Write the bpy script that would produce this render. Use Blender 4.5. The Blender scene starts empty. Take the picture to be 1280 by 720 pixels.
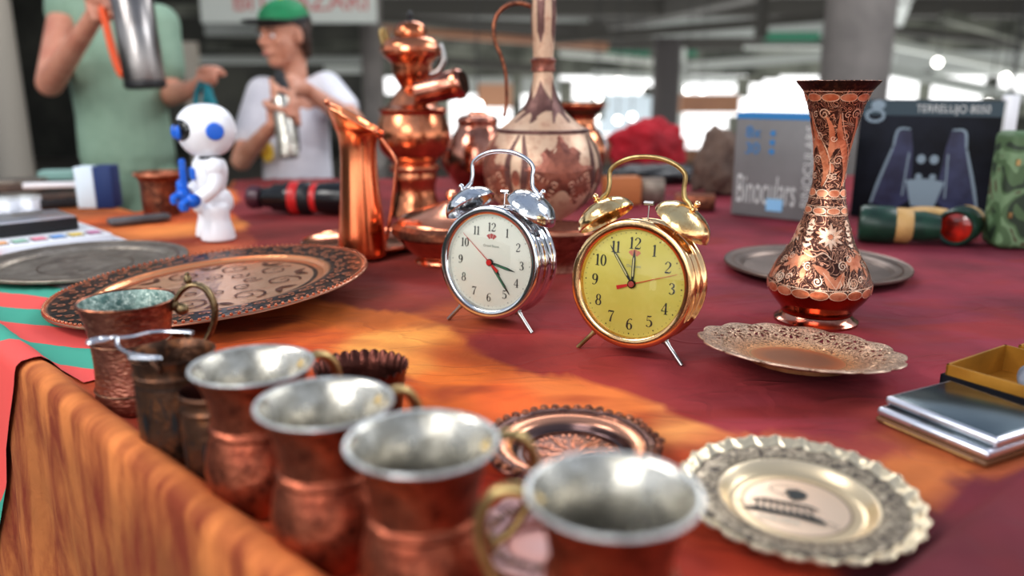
import bpy, bmesh, math, random
from mathutils import Vector, Matrix, noise, Quaternion
R = math.radians; PI = math.pi; V = Vector
random.seed(7)
scene = bpy.context.scene
COL = scene.collection
TH = R(14.3); SN, CS = math.sin(TH), math.cos(TH)
TZ = 0.95; H = 0.28; CZ = TZ + H          # table top, camera above it

# ------------------------------------------------------------------ layout helpers
def G(u, v, h=0.0):
    """point of the horizontal plane h above the table seen at pixel u,v (1280x720 frame)"""
    d = (v - 360) / 1000; t = (H - h) / (SN + d * CS)
    return V(((u - 640) / 1000 * t, t * (CS - d * SN), TZ + h))
def P(u, v, zc):
    d = (v - 360) / 1000
    return V(((u - 640) / 1000 * zc, zc * (CS - d * SN), CZ - zc * (SN + d * CS)))
def rows_profile(base, rows):
    """rows (v, width px) of an upright turned object standing at base -> (r, z above its foot)"""
    out = []
    for v, w in rows:
        z = CZ - base.y * math.tan(TH + math.atan((v - 360) / 1000))
        zc = base.y * CS + (CZ - z) * SN
        out.append((w * zc / 2000, z - base.z))
    return out
def lin(c):
    return tuple((x / 12.92 if x <= .04045 else ((x + .055) / 1.055) ** 2.4) for x in [k / 255 for k in c])

# ------------------------------------------------------------------ materials
def new_mat(name):
    m = bpy.data.materials.new(name); m.use_nodes = True
    nt = m.node_tree; b = nt.nodes['Principled BSDF']
    return m, nt, b
def N(nt, t, **kw):
    n = nt.nodes.new(t)
    for k, v in kw.items():
        if k.startswith('i_'): n.inputs[k[2:].replace('_', ' ')].default_value = v
        else: setattr(n, k, v)
    return n
def ramp(nt, fac, stops, interp='LINEAR'):
    r = N(nt, 'ShaderNodeValToRGB'); r.color_ramp.interpolation = interp
    e = r.color_ramp.elements
    while len(e) < len(stops): e.new(.5)
    for k, (p, c) in zip(e, stops):
        k.position = p; k.color = (*c[:3], 1) if not isinstance(c, (int, float)) else (c, c, c, 1)
    nt.links.new(fac, r.inputs[0]); return r.outputs[0]
def mixc(nt, f, a, b, mode='MIX'):
    m = N(nt, 'ShaderNodeMix', data_type='RGBA', blend_type=mode)
    for sock, x in ((m.inputs[0], f), (m.inputs[6], a), (m.inputs[7], b)):
        if hasattr(x, 'links'): nt.links.new(x, sock)
        elif isinstance(x, (int, float)): sock.default_value = x
        else: sock.default_value = (*x, 1)
    return m.outputs[2]
def coords(nt, scale=(1, 1, 1)):
    tc = N(nt, 'ShaderNodeTexCoord'); mp = N(nt, 'ShaderNodeMapping'); mp.inputs['Scale'].default_value = scale
    nt.links.new(tc.outputs['Object'], mp.inputs[0]); return mp.outputs[0]
def mat(name, c, rough=.5, metal=0, c2=None, ns=30, lo=.4, hi=.65, c3=None, ns3=120, bump=0, bs=60, btype='noise', scale=(1, 1, 1),
        rough2=None, coat=0, sheen=0, spec=None, sss=0):
    m, nt, b = new_mat(name); L = nt.links.new
    b.inputs['Roughness'].default_value = rough; b.inputs['Metallic'].default_value = metal
    if spec is not None: b.inputs['Specular IOR Level'].default_value = spec
    if coat: b.inputs['Coat Weight'].default_value = coat; b.inputs['Coat Roughness'].default_value = .1
    if sheen: b.inputs['Sheen Weight'].default_value = sheen
    if sss: b.inputs['Subsurface Weight'].default_value = sss; b.inputs['Subsurface Scale'].default_value = .01; b.inputs['Subsurface Radius'].default_value = (1, .4, .2)
    c = lin(c); b.inputs['Base Color'].default_value = (*c, 1)
    co = coords(nt, scale)
    if c2 is not None:
        n = N(nt, 'ShaderNodeTexNoise', i_Scale=ns, i_Detail=6.0, i_Roughness=.6); L(co, n.inputs[0])
        f = ramp(nt, n.outputs[0], [(lo, 0.0), (hi, 1.0)])
        col = mixc(nt, f, c, lin(c2))
        if rough2 is not None:
            mr = N(nt, 'ShaderNodeMapRange'); mr.inputs[3].default_value = rough; mr.inputs[4].default_value = rough2
            L(f, mr.inputs[0]); L(mr.outputs[0], b.inputs['Roughness'])
        if c3 is not None:
            n3 = N(nt, 'ShaderNodeTexNoise', i_Scale=ns3, i_Detail=4.0, i_Roughness=.7); L(co, n3.inputs[0])
            col = mixc(nt, ramp(nt, n3.outputs[0], [(.5, 0.0), (.68, 1.0)]), col, lin(c3))
        L(col, b.inputs['Base Color'])
    if bump:
        if btype == 'noise': t = N(nt, 'ShaderNodeTexNoise', i_Scale=bs, i_Detail=5.0)
        else: t = N(nt, 'ShaderNodeTexVoronoi', i_Scale=bs)
        L(co, t.inputs[0]); bp = N(nt, 'ShaderNodeBump'); bp.inputs['Strength'].default_value = bump; bp.inputs['Distance'].default_value = .002
        L(t.outputs[0], bp.inputs['Height']); L(bp.outputs[0], b.inputs['Normal'])
    return m
def emis(name, c, s):
    m, nt, b = new_mat(name); b.inputs['Emission Color'].default_value = (*lin(c), 1); b.inputs['Emission Strength'].default_value = s
    b.inputs['Base Color'].default_value = (*lin(c), 1); return m

M = {}
M['copper'] = mat('copper_polished', (232, 158, 124), .17, 1, c2=(198, 116, 84), ns=14, bump=.12, bs=40)
M['copper_jug'] = mat('copper_jug', (240, 152, 108), .2, 1, c2=(208, 106, 68), ns=9, bump=.18, bs=30, scale=(1, 1, .3))
M['copper_mug'] = mat('copper_mug', (184, 108, 82), .33, .95, c2=(128, 64, 46), ns=38, lo=.38, hi=.66, c3=(92, 46, 36), ns3=120, bump=.6, bs=150, rough2=.5)
M['copper_old'] = mat('copper_old', (150, 92, 70), .34, 1, c2=(82, 52, 44), ns=30, c3=(180, 120, 90), ns3=90, bump=.5, bs=130, rough2=.5)
M['copper_hammer'] = mat('copper_hammered', (160, 104, 88), .38, .9, c2=(118, 64, 52), ns=26, c3=(196, 140, 116), ns3=120, bump=.3, bs=190, btype='voronoi', scale=(1, 1, 2.2))
M['samovar'] = mat('samovar_copper', (224, 148, 110), .2, 1, c2=(148, 82, 54), ns=12, bump=.2, bs=40)
M['bronze'] = mat('dark_bronze', (104, 74, 58), .38, .85, c2=(46, 34, 28), ns=24, c3=(140, 92, 62), ns3=80, bump=.6, bs=120, rough2=.5)
M['bronze_brown'] = mat('brown_bronze', (98, 58, 50), .36, 1, c2=(62, 36, 34), ns=26, bump=.4, bs=110)
M['tin'] = mat('tinned_lining', (214, 210, 200), .24, .85, c2=(160, 156, 146), ns=46, lo=.4, hi=.6, bump=.5, bs=70, rough2=.36)
M['tin_rim'] = mat('tinned_rim', (205, 208, 208), .36, .5, c2=(150, 152, 150), ns=60)
M['tin_green'] = mat('verdigris_lining', (150, 168, 160), .55, .6, c2=(84, 112, 106), ns=110, lo=.35, hi=.6, c3=(200, 210, 200), ns3=260, bump=.5, bs=200)
M['brass'] = mat('brass', (184, 160, 112), .36, .9, c2=(128, 104, 66), ns=50)
M['brass_old'] = mat('aged_brass_handle', (150, 130, 98), .4, 1, c2=(92, 76, 56), ns=70, bump=.5, bs=150)
M['gold'] = mat('gold_plate', (244, 206, 156), .15, 1, c2=(226, 176, 122), ns=22, bump=.1, bs=60)
M['gold_bell'] = mat('gold_bell', (246, 216, 160), .18, 1, c2=(208, 160, 104), ns=45, lo=.45, hi=.7, bump=.3, bs=110)
M['chrome'] = mat('chrome', (225, 226, 228), .09, 1, c2=(205, 207, 210), ns=20)
M['chrome_bell'] = mat('chrome_bell', (222, 224, 226), .14, 1, c2=(160, 162, 165), ns=60, lo=.45, hi=.72, bump=.25, bs=120)
M['steel'] = mat('steel', (170, 168, 166), .28, 1)
M['steel_dark'] = mat('bottle_steel', (150, 146, 144), .3, 1, c2=(120, 114, 112), ns=10)
M['wire'] = mat('steel_wire', (205, 208, 215), .25, 1)
M['pewter'] = mat('pewter', (150, 140, 128), .42, .75, c2=(112, 102, 92), ns=16, c3=(168, 158, 146), ns3=50, bump=.4, bs=70)
M['pewter2'] = mat('grey_brown_tray', (128, 112, 102), .4, .7, c2=(104, 90, 82), ns=14, bump=.2, bs=60)
M['dark_patina'] = mat('dark_patina', (66, 44, 38), .42, .85, c2=(44, 30, 28), ns=60, c3=(104, 66, 50), ns3=160, bump=.3, bs=160)
M['leaf'] = mat('engraved_leaf_copper', (224, 150, 114), .32, .6, c2=(188, 104, 70), ns=80)
M['cream'] = mat('engraved_bright_copper', (244, 214, 188), .32, .55, c2=(214, 160, 128), ns=90)
M['vase_red'] = mat('vase_plain_copper', (190, 84, 44), .14, 1, c2=(150, 60, 32), ns=16)
M['vase_foot'] = mat('vase_foot_copper', (200, 142, 122), .16, 1, c2=(140, 84, 68), ns=26, bump=.2, bs=60)
M['ewer'] = mat('ewer_tinned_copper', (206, 178, 152), .42, .3, c2=(196, 160, 134), ns=16, c3=(176, 134, 112), ns3=60, bump=.25, bs=90)
M['ewer_dark'] = mat('ewer_engraving', (112, 78, 72), .45, .5, c2=(86, 56, 52), ns=60, bump=.3, bs=120)
M['ewer_mid'] = mat('ewer_reddish', (160, 100, 82), .38, .55, c2=(112, 66, 56), ns=50, bump=.3, bs=120)
M['white'] = mat('white_plastic', (232, 234, 238), .32)
M['blue'] = mat('blue_plastic', (20, 100, 205), .3)
M['black'] = mat('black_rubber', (24, 24, 27), .45)
M['black_gloss'] = mat('black_gloss', (18, 18, 20), .2)
M['ink'] = mat('dial_ink', (38, 40, 38), .6)
M['ink_soft'] = mat('dial_grey_ink', (150, 156, 148), .6)
M['dial_white'] = mat('dial_white', (222, 224, 212), .55)
M['dial_yellow'] = mat('dial_yellow', (214, 204, 108), .55, c2=(206, 194, 92), ns=30)
M['lume_green'] = mat('green_lume', (60, 130, 95), .5)
M['lume_pale'] = mat('pale_lume', (205, 200, 150), .5)
M['red'] = mat('red_paint', (205, 42, 40), .35)
M['logo_red'] = mat('logo_red', (176, 70, 66), .5)
M['logo_pink'] = mat('logo_pink', (206, 120, 96), .5)
M['skin'] = mat('skin', (205, 148, 124), .5, c2=(188, 122, 100), ns=14, sss=.1)
M['skin_boy'] = mat('skin_tanned', (205, 152, 128), .5, c2=(186, 124, 98), ns=14, sss=.1)
M['shirt_green'] = mat('sage_green_cotton', (140, 166, 146), .85, c2=(126, 152, 132), ns=8, bump=.4, bs=14)
M['trouser_green'] = mat('sage_green_trousers', (126, 152, 132), .85, c2=(110, 136, 118), ns=8, bump=.3, bs=14)
M['shirt_white'] = mat('white_cotton', (222, 222, 228), .85, c2=(204, 204, 212), ns=8, bump=.3, bs=14)
M['jeans'] = mat('dark_trousers', (50, 54, 66), .85)
M['hair'] = mat('brown_hair', (62, 40, 28), .55, c2=(40, 26, 20), ns=60, bump=.5, bs=90)
M['cap'] = mat('green_cap', (22, 128, 80), .7, c2=(16, 108, 66), ns=20)
M['cap_black'] = mat('dark_visor', (24, 28, 30), .6)
M['yellow'] = mat('yellow_print', (222, 190, 60), .6)
M['orange'] = mat('orange_strap', (226, 84, 24), .45)
M['navy'] = mat('navy', (20, 38, 66), .4)
M['teal'] = mat('teal_fabric', (18, 128, 140), .6)
M['concrete'] = mat('concrete_column', (128, 122, 118), .85, c2=(108, 103, 100), ns=3)
M['column_dark'] = mat('dark_column', (74, 70, 70), .85)
M['concrete_l'] = mat('pale_column', (166, 158, 146), .85)
M['slab'] = mat('ceiling_concrete', (128, 128, 126), .9, c2=(96, 96, 94), ns=.6)
M['beam'] = mat('beam_dark', (66, 64, 60), .9)
M['beam_l'] = mat('beam_pale', (156, 160, 156), .8)
M['beam_w'] = mat('beam_white', (186, 190, 184), .7)
M['wall_dark'] = mat('dark_stall_wall', (40, 41, 38), .9, c2=(66, 66, 60), ns=1.2)
M['wall_brown'] = mat('brown_wall', (176, 132, 104), .9, c2=(150, 110, 92), ns=.7)
M['wall_grey'] = mat('grey_far_wall', (112, 114, 104), .9, c2=(48, 50, 44), ns=1.1, lo=.42, hi=.6)
M['greenery'] = mat('green_awning', (40, 110, 84), .8)
M['floor'] = mat('floor_concrete', (112, 108, 102), .8, c2=(92, 88, 84), ns=.8)
M['glow'] = emis('lamp_glow', (255, 250, 244), 9)
M['shopwhite'] = mat('pale_blue_tarp', (205, 218, 226), .7)
M['redcloth'] = mat('red_cloth', (172, 14, 34), .8, c2=(128, 6, 22), ns=9, bump=.6, bs=14)
M['brown_cloth'] = mat('brown_cloth', (108, 88, 76), .85, c2=(84, 68, 60), ns=12)
M['grey_box'] = mat('grey_cardboard', (122, 122, 122), .5, c2=(108, 108, 108), ns=5)
M['blue_print'] = mat('blue_print', (40, 120, 176), .5)
M['lightblue'] = mat('light_blue_print', (140, 190, 226), .5)
M['print_pale'] = mat('pale_print', (196, 198, 196), .5)
M['box_black'] = mat('black_cardboard', (18, 19, 24), .6, spec=.15, c2=(34, 38, 50), ns=5)
M['box_teal'] = mat('dark_teal_print', (34, 58, 70), .4)
M['print_navy'] = mat('navy_print', (26, 30, 60), .35, c2=(52, 58, 92), ns=18)
M['print_grey'] = mat('grey_print', (128, 146, 158), .4)
M['tan'] = mat('tan_rubber', (196, 158, 100), .55, c2=(176, 138, 84), ns=30)
M['green_rubber'] = mat('green_rubber', (22, 62, 46), .38, c2=(14, 44, 34), ns=30)
M['lens_red'] = mat('red_coated_lens', (200, 40, 20), .08, c2=(90, 16, 10), ns=30, coat=1)
M['purple'] = mat('dark_purple', (70, 34, 48), .35)
M['wood'] = mat('brown_card', (190, 118, 68), .6)
M['grey_item'] = mat('grey_pouch', (96, 96, 98), .5, c2=(60, 60, 62), ns=16)
M['goldpaper'] = mat('gold_paper', (186, 134, 50), .38, .4, c2=(150, 106, 38), ns=12)
M['stone'] = mat('marbled_grey_cloth', (132, 138, 150), .5, c2=(86, 92, 104), ns=70, bump=.4, bs=90)
M['case_top'] = mat('brushed_case', (128, 140, 144), .2, 1, c2=(104, 116, 122), ns=10, lo=.35, hi=.7)
M['case_edge'] = mat('bright_case_edge', (222, 224, 232), .28, .9)
M['brown_leather'] = mat('brown_leather', (110, 74, 46), .5)
def m_glass():
    m, nt, b = new_mat('clock_glass'); nt.nodes.remove(b)
    out = nt.nodes['Material Output']
    t = N(nt, 'ShaderNodeBsdfTransparent'); g = N(nt, 'ShaderNodeBsdfGlossy'); g.inputs['Roughness'].default_value = .02
    f = N(nt, 'ShaderNodeFresnel'); f.inputs[0].default_value = 1.45
    mx = N(nt, 'ShaderNodeMixShader'); L = nt.links.new
    L(f.outputs[0], mx.inputs[0]); L(t.outputs[0], mx.inputs[1]); L(g.outputs[0], mx.inputs[2]); L(mx.outputs[0], out.inputs[0]); return m
M['glass'] = m_glass()
def m_camo():
    m, nt, b = new_mat('camouflage'); L = nt.links.new; co = coords(nt)
    n = N(nt, 'ShaderNodeTexNoise', i_Scale=14.0, i_Detail=1.0, i_Distortion=1.4); L(co, n.inputs[0])
    L(ramp(nt, n.outputs[0], [(0, lin((44, 60, 44))), (.42, lin((78, 104, 70))), (.52, lin((112, 140, 104))), (.6, lin((82, 74, 52))), (.67, lin((84, 112, 78)))], 'CONSTANT'), b.inputs[0])
    b.inputs['Roughness'].default_value = .6; return m
M['camo'] = m_camo()
def m_radial(name, bands, rough=.3, metal=.9, nz=None, bump=.5, bs=120, ndark=None):
    """turned plate: colour by distance from the axis; bands [(r, colour)], engraving noise between radii nz=(r0,r1)"""
    m, nt, b = new_mat(name); L = nt.links.new; co = coords(nt)
    s = N(nt, 'ShaderNodeSeparateXYZ'); L(co, s.inputs[0]); cb = N(nt, 'ShaderNodeCombineXYZ'); L(s.outputs[0], cb.inputs[0]); L(s.outputs[1], cb.inputs[1])
    ln = N(nt, 'ShaderNodeVectorMath', operation='LENGTH'); L(cb.outputs[0], ln.inputs[0])
    rmax = bands[-1][0]; mr = N(nt, 'ShaderNodeMath', operation='DIVIDE'); L(ln.outputs['Value'], mr.inputs[0]); mr.inputs[1].default_value = rmax
    col = ramp(nt, mr.outputs[0], [(r / rmax, lin(c)) for r, c in bands])
    if nz:
        n = N(nt, 'ShaderNodeTexNoise', i_Scale=float(bs), i_Detail=3.0, i_Distortion=2.6); L(co, n.inputs[0])
        f = ramp(nt, n.outputs[0], [(.44, 1.0), (.52, 0.0)])
        r0, r1 = nz; e = .002 / rmax
        g = ramp(nt, mr.outputs[0], [(r0 / rmax - e, 0.0), (r0 / rmax + e, 1.0), (r1 / rmax - e, 1.0), (r1 / rmax + e, 0.0)])
        mm = N(nt, 'ShaderNodeMath', operation='MULTIPLY'); L(f, mm.inputs[0]); L(g, mm.inputs[1])
        col = mixc(nt, mm.outputs[0], col, lin(ndark))
        bp = N(nt, 'ShaderNodeBump'); bp.inputs['Strength'].default_value = bump; bp.inputs['Distance'].default_value = .0015; bp.invert = True
        L(mm.outputs[0], bp.inputs['Height']); L(bp.outputs[0], b.inputs['Normal'])
    L(col, b.inputs['Base Color']); b.inputs['Roughness'].default_value = rough; b.inputs['Metallic'].default_value = metal
    return m

# ------------------------------------------------------------------ mesh helpers
def frame(d, up=V((0, 0, 1))):
    d = d.normalized()
    x = up.cross(d)
    if x.length < 1e-4: x = V((1, 0, 0)).cross(d)
    x.normalize(); return x, d.cross(x)
class MB:
    def __init__(s): s.b = bmesh.new()
    def lathe(s, prof, seg=64, M4=None, mod=None, close=False):
        rings = []
        for i, (r, z) in enumerate(prof):
            if r < 1e-6: rings.append([s.b.verts.new((0, 0, z))])
            else:
                ring = []
                for k in range(seg):
                    a = 2 * PI * k / seg; rr, zz = (r, z) if mod is None else mod(a, r, z, i)
                    ring.append(s.b.verts.new((rr * math.cos(a), rr * math.sin(a), zz)))
                rings.append(ring)
        pairs = list(zip(rings, rings[1:])) + ([(rings[-1], rings[0])] if close else [])
        for A, B in pairs:
            for k in range(seg):
                k2 = (k + 1) % seg
                if len(A) == 1 and len(B) == 1: break
                if len(A) == 1: s.b.faces.new((A[0], B[k], B[k2]))
                elif len(B) == 1: s.b.faces.new((A[k], B[0], A[k2]))
                else: s.b.faces.new((A[k], B[k], B[k2], A[k2]))
        if M4 is not None: bmesh.ops.transform(s.b, matrix=M4, verts=[v for r in rings for v in r])
        return s
    def box(s, size, loc=(0, 0, 0), rot=None, bev=0, seg=2):
        r = bmesh.ops.create_cube(s.b, size=1); vs = r['verts']
        bmesh.ops.scale(s.b, vec=size, verts=vs)
        if bev:
            es = list({e for v in vs for e in v.link_edges})
            q = bmesh.ops.bevel(s.b, geom=es, offset=bev, segments=seg, affect='EDGES', profile=.5)
            vs = list({v for f in q['faces'] for v in f.verts} | {v for v in vs if v.is_valid})
        m = Matrix.Translation(loc) @ (rot if rot is not None else Matrix())
        bmesh.ops.transform(s.b, matrix=m, verts=vs); return s
    def ell(s, c, r, rot=None, u=24, v=16):
        q = bmesh.ops.create_uvsphere(s.b, u_segments=u, v_segments=v, radius=1)
        m = Matrix.Translation(c) @ (rot if rot is not None else Matrix()) @ Matrix.Diagonal((*(r if hasattr(r, '__len__') else (r, r, r)), 1))
        bmesh.ops.transform(s.b, matrix=m, verts=q['verts']); return s
    def tube(s, pts, rad, seg=10, smooth=True, sub=6, closed=False, flat=1.0, up=V((0, 0, 1))):
        pts = [V(p) for p in pts]; n = len(pts)
        rr = list(rad) if hasattr(rad, '__len__') else [rad] * n
        if smooth and n > 2:
            P2, R2 = [], []
            rng = n if closed else n - 1
            for i in range(rng):
                g = lambda j: (j % n) if closed else min(max(j, 0), n - 1)
                a, b_, c, d = (pts[g(i + k)] for k in (-1, 0, 1, 2))
                for k in range(sub):
                    t = k / sub
                    P2.append(.5 * ((2 * b_) + (c - a) * t + (2 * a - 5 * b_ + 4 * c - d) * t * t + (3 * b_ - a - 3 * c + d) * t ** 3))
                    R2.append(rr[g(i)] * (1 - t) + rr[g(i + 1)] * t)
            if not closed: P2.append(pts[-1]); R2.append(rr[-1])
            pts, rr = P2, R2
        n = len(pts); rings = []; x = None
        for i, p in enumerate(pts):
            d = (pts[(i + 1) % n] - pts[i - 1]) if closed else (pts[min(i + 1, n - 1)] - pts[max(i - 1, 0)])
            if d.length < 1e-9: d = V((0, 0, 1))
            d.normalize()
            if x is None: x, y = frame(d, up)
            else:
                x = x - d * x.dot(d)
                if x.length < 1e-6: x, _ = frame(d)
                x.normalize(); y = d.cross(x)
            rings.append([s.b.verts.new(p + (x * math.cos(2 * PI * k / seg) + y * math.sin(2 * PI * k / seg) * flat) * rr[i]) for k in range(seg)])
        for A, B in list(zip(rings, rings[1:])) + ([(rings[-1], rings[0])] if closed else []):
            for k in range(seg): s.b.faces.new((A[k], A[(k + 1) % seg], B[(k + 1) % seg], B[k]))
        if not closed:
            s.b.faces.new(rings[0][::-1]); s.b.faces.new(rings[-1])
        return s
    def limb(s, a, b, ra, rb, seg=14):
        a, b = V(a), V(b); s.tube([a, b], [ra, rb], seg, smooth=False); s.ell(a, ra, u=14, v=10); s.ell(b, rb, u=14, v=10); return s
    def out(s, name, m, parent=None, smooth=True, ang=38, loc=None, rot=None):
        bmesh.ops.recalc_face_normals(s.b, faces=s.b.faces)
        me = bpy.data.meshes.new(name); s.b.to_mesh(me); s.b.free()
        for k in (m if isinstance(m, (list, tuple)) else [m]): me.materials.append(k)
        if smooth:
            me.polygons.foreach_set('use_smooth', [True] * len(me.polygons)); me.set_sharp_from_angle(angle=R(ang))
        o = bpy.data.objects.new(name, me); COL.objects.link(o)
        if parent: o.parent = parent
        if loc is not None: o.location = loc
        if rot is not None: o.rotation_euler = rot
        return o
def tag(o, label, cat, group=None, kind=None):
    if label: o['label'] = label
    if cat: o['category'] = cat
    if group: o['group'] = group
    if kind: o['kind'] = kind
    return o
def thing(name, label, cat, loc=(0, 0, 0), rz=0, group=None, rx=0, ry=0):
    o = bpy.data.objects.new(name, None); COL.objects.link(o); o.location = loc; o.rotation_euler = (rx, ry, rz)
    o.empty_display_size = .02
    return tag(o, label, cat, group)
def dup(root, loc, rz, label, group=None):
    r = root.copy(); COL.objects.link(r); r.location = loc; r.rotation_euler = (0, 0, rz); r['label'] = label
    if group: r['group'] = group
    for ch in list(root.children):
        c = ch.copy(); COL.objects.link(c); c.parent = r
        for g in ch.children:
            d = g.copy(); COL.objects.link(d); d.parent = c
    return r
def struct(name, mb, m): o = mb.out(name, m, smooth=False); o['kind'] = 'structure'; return o
def spline(keys, n=8):
    """smooth profile through keys"""
    out = []
    for i in range(len(keys) - 1):
        g = lambda j: V((*keys[min(max(j, 0), len(keys) - 1)], 0))
        a, b, c, d = (g(i + k) for k in (-1, 0, 1, 2))
        for k in range(n):
            t = k / n; p = .5 * ((2 * b) + (c - a) * t + (2 * a - 5 * b + 4 * c - d) * t * t + (3 * b - a - 3 * c + d) * t ** 3)
            out.append((max(p.x, 0), p.y))
    out.append(keys[-1]); return out
def radius_at(prof, z):
    for (r0, z0), (r1, z1) in zip(prof, prof[1:]):
        if min(z0, z1) <= z <= max(z0, z1) and z0 != z1:
            return r0 + (r1 - r0) * (z - z0) / (z1 - z0)
    return prof[-1][0]
def baked(mb, name, m, parent, voxel=.005, smooth_it=4):
    """union of overlapping closed shapes as one continuous skin"""
    o = mb.out(name, m); r = o.modifiers.new('r', 'REMESH'); r.mode = 'VOXEL'; r.voxel_size = voxel
    sm = o.modifiers.new('s', 'SMOOTH'); sm.iterations = smooth_it; sm.factor = .5
    bpy.context.view_layer.update()
    dg = bpy.context.evaluated_depsgraph_get(); me = bpy.data.meshes.new_from_object(o.evaluated_get(dg))
    o.modifiers.clear(); old = o.data; o.data = me; bpy.data.meshes.remove(old); me.name = name
    if not me.materials: me.materials.append(m)
    me.polygons.foreach_set('use_smooth', [True] * len(me.polygons))
    if parent: o.parent = parent
    return o

# 2-D drawing laid on a surface: mp(x, y) -> 3-D point
class Draw:
    def __init__(s, mp): s.b = bmesh.new(); s.mp = mp
    def rib(s, pts, w, sm=True, sub=5):
        """pts [(x,y[,w])] variable-width ribbon"""
        q = [(p[0], p[1], (p[2] if len(p) > 2 else w)) for p in pts]
        if sm and len(q) > 2:
            o = []
            for i in range(len(q) - 1):
                g = lambda j: V(q[min(max(j, 0), len(q) - 1)])
                a, b, c, d = (g(i + k) for k in (-1, 0, 1, 2))
                for k in range(sub):
                    t = k / sub; o.append(.5 * ((2 * b) + (c - a) * t + (2 * a - 5 * b + 4 * c - d) * t * t + (3 * b - a - 3 * c + d) * t ** 3))
            o.append(V(q[-1])); q = o
        pr = None
        for i in range(len(q)):
            a, b = q[max(i - 1, 0)], q[min(i + 1, len(q) - 1)]
            dx, dy = b[0] - a[0], b[1] - a[1]; l = math.hypot(dx, dy) or 1; nx, ny = -dy / l, dx / l; h = q[i][2] / 2
            cur = (s.b.verts.new(s.mp(q[i][0] + nx * h, q[i][1] + ny * h)), s.b.verts.new(s.mp(q[i][0] - nx * h, q[i][1] - ny * h)))
            if pr: s.b.faces.new((pr[0], pr[1], cur[1], cur[0]))
            pr = cur
        return s
    def fill(s, pts, rings=3):
        cx = sum(p[0] for p in pts) / len(pts); cy = sum(p[1] for p in pts) / len(pts)
        c = s.b.verts.new(s.mp(cx, cy)); prev = None; n = len(pts)
        for r in range(1, rings + 1):
            f = r / rings; cur = [s.b.verts.new(s.mp(cx + (x - cx) * f, cy + (y - cy) * f)) for x, y in pts]
            for k in range(n):
                k2 = (k + 1) % n
                if prev is None: s.b.faces.new((c, cur[k], cur[k2]))
                else: s.b.faces.new((prev[k], cur[k], cur[k2], prev[k2]))
            prev = cur
        return s
    def oval(s, x, y, a, b, rot=0, n=16, ring=None):
        pts = [(x + a * math.cos(t) * math.cos(rot) - b * math.sin(t) * math.sin(rot), y + a * math.cos(t) * math.sin(rot) + b * math.sin(t) * math.cos(rot)) for t in [2 * PI * k / n for k in range(n)]]
        if ring: s.rib(pts + [pts[0]], ring, sm=False)
        else: s.fill(pts)
        return s
    def spiral(s, x, y, r, w, turns=1.6, a0=0, sgn=1, n=22):
        s.rib([(x + r * (1 - .88 * k / n) * math.cos(a0 + sgn * turns * 2 * PI * k / n), y + r * (1 - .88 * k / n) * math.sin(a0 + sgn * turns * 2 * PI * k / n), w * (1 - .4 * k / n)) for k in range(n + 1)], w, sm=False); return s
    def petal(s, x, y, l, w, a, n=9):
        up = [(l * k / n, w * math.sin(PI * (k / n) ** .8)) for k in range(n + 1)]
        pts = up + [(px, -py) for px, py in up[-2:0:-1]]
        s.fill([(x + px * math.cos(a) - py * math.sin(a), y + px * math.sin(a) + py * math.cos(a)) for px, py in pts], 2); return s
    def out(s, name, m, parent, **k):
        me = bpy.data.meshes.new(name); s.b.to_mesh(me); s.b.free(); me.materials.append(m)
        o = bpy.data.objects.new(name, me); COL.objects.link(o); o.parent = parent
        for kk, v in k.items(): setattr(o, kk, v)
        return o
def text_part(name, body, size, m, parent, loc, rot, ext=.0003, align='CENTER', sx=1.0, vert=False):
    cu = bpy.data.curves.new(name, 'FONT'); cu.body = body; cu.size = size; cu.extrude = ext; cu.align_x = align; cu.align_y = 'CENTER'
    t = bpy.data.objects.new('t', cu); COL.objects.link(t); bpy.context.view_layer.update()
    me = bpy.data.meshes.new_from_object(t.evaluated_get(bpy.context.evaluated_depsgraph_get())); bpy.data.objects.remove(t); me.name = name
    me.materials.clear(); me.materials.append(m)
    for v in me.vertices: v.co.x *= sx
    o = bpy.data.objects.new(name, me); COL.objects.link(o); o.parent = parent; o.location = loc; o.rotation_euler = rot; return o
def m_filigree():
    m, nt, b = new_mat('vase_filigree'); L = nt.links.new; co = coords(nt)
    n = N(nt, 'ShaderNodeTexNoise', i_Scale=55.0, i_Detail=1.0, i_Distortion=1.8); L(co, n.inputs[0])
    k = N(nt, 'ShaderNodeMath', operation='MULTIPLY'); L(n.outputs[0], k.inputs[0]); k.inputs[1].default_value = 9.0
    f = N(nt, 'ShaderNodeMath', operation='FRACT'); L(k.outputs[0], f.inputs[0])
    c = ramp(nt, f.outputs[0], [(.0, lin((74, 44, 36))), (.48, lin((66, 40, 34))), (.56, lin((206, 140, 108))), (.72, lin((228, 176, 146))), (.80, lin((90, 52, 42)))])
    L(c, b.inputs[0]); b.inputs['Roughness'].default_value = .36; b.inputs['Metallic'].default_value = .75
    bp = N(nt, 'ShaderNodeBump'); bp.inputs['Strength'].default_value = .3; bp.inputs['Distance'].default_value = .001; L(f.outputs[0], bp.inputs['Height']); L(bp.outputs[0], b.inputs['Normal']); return m
M['filigree'] = m_filigree()
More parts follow.
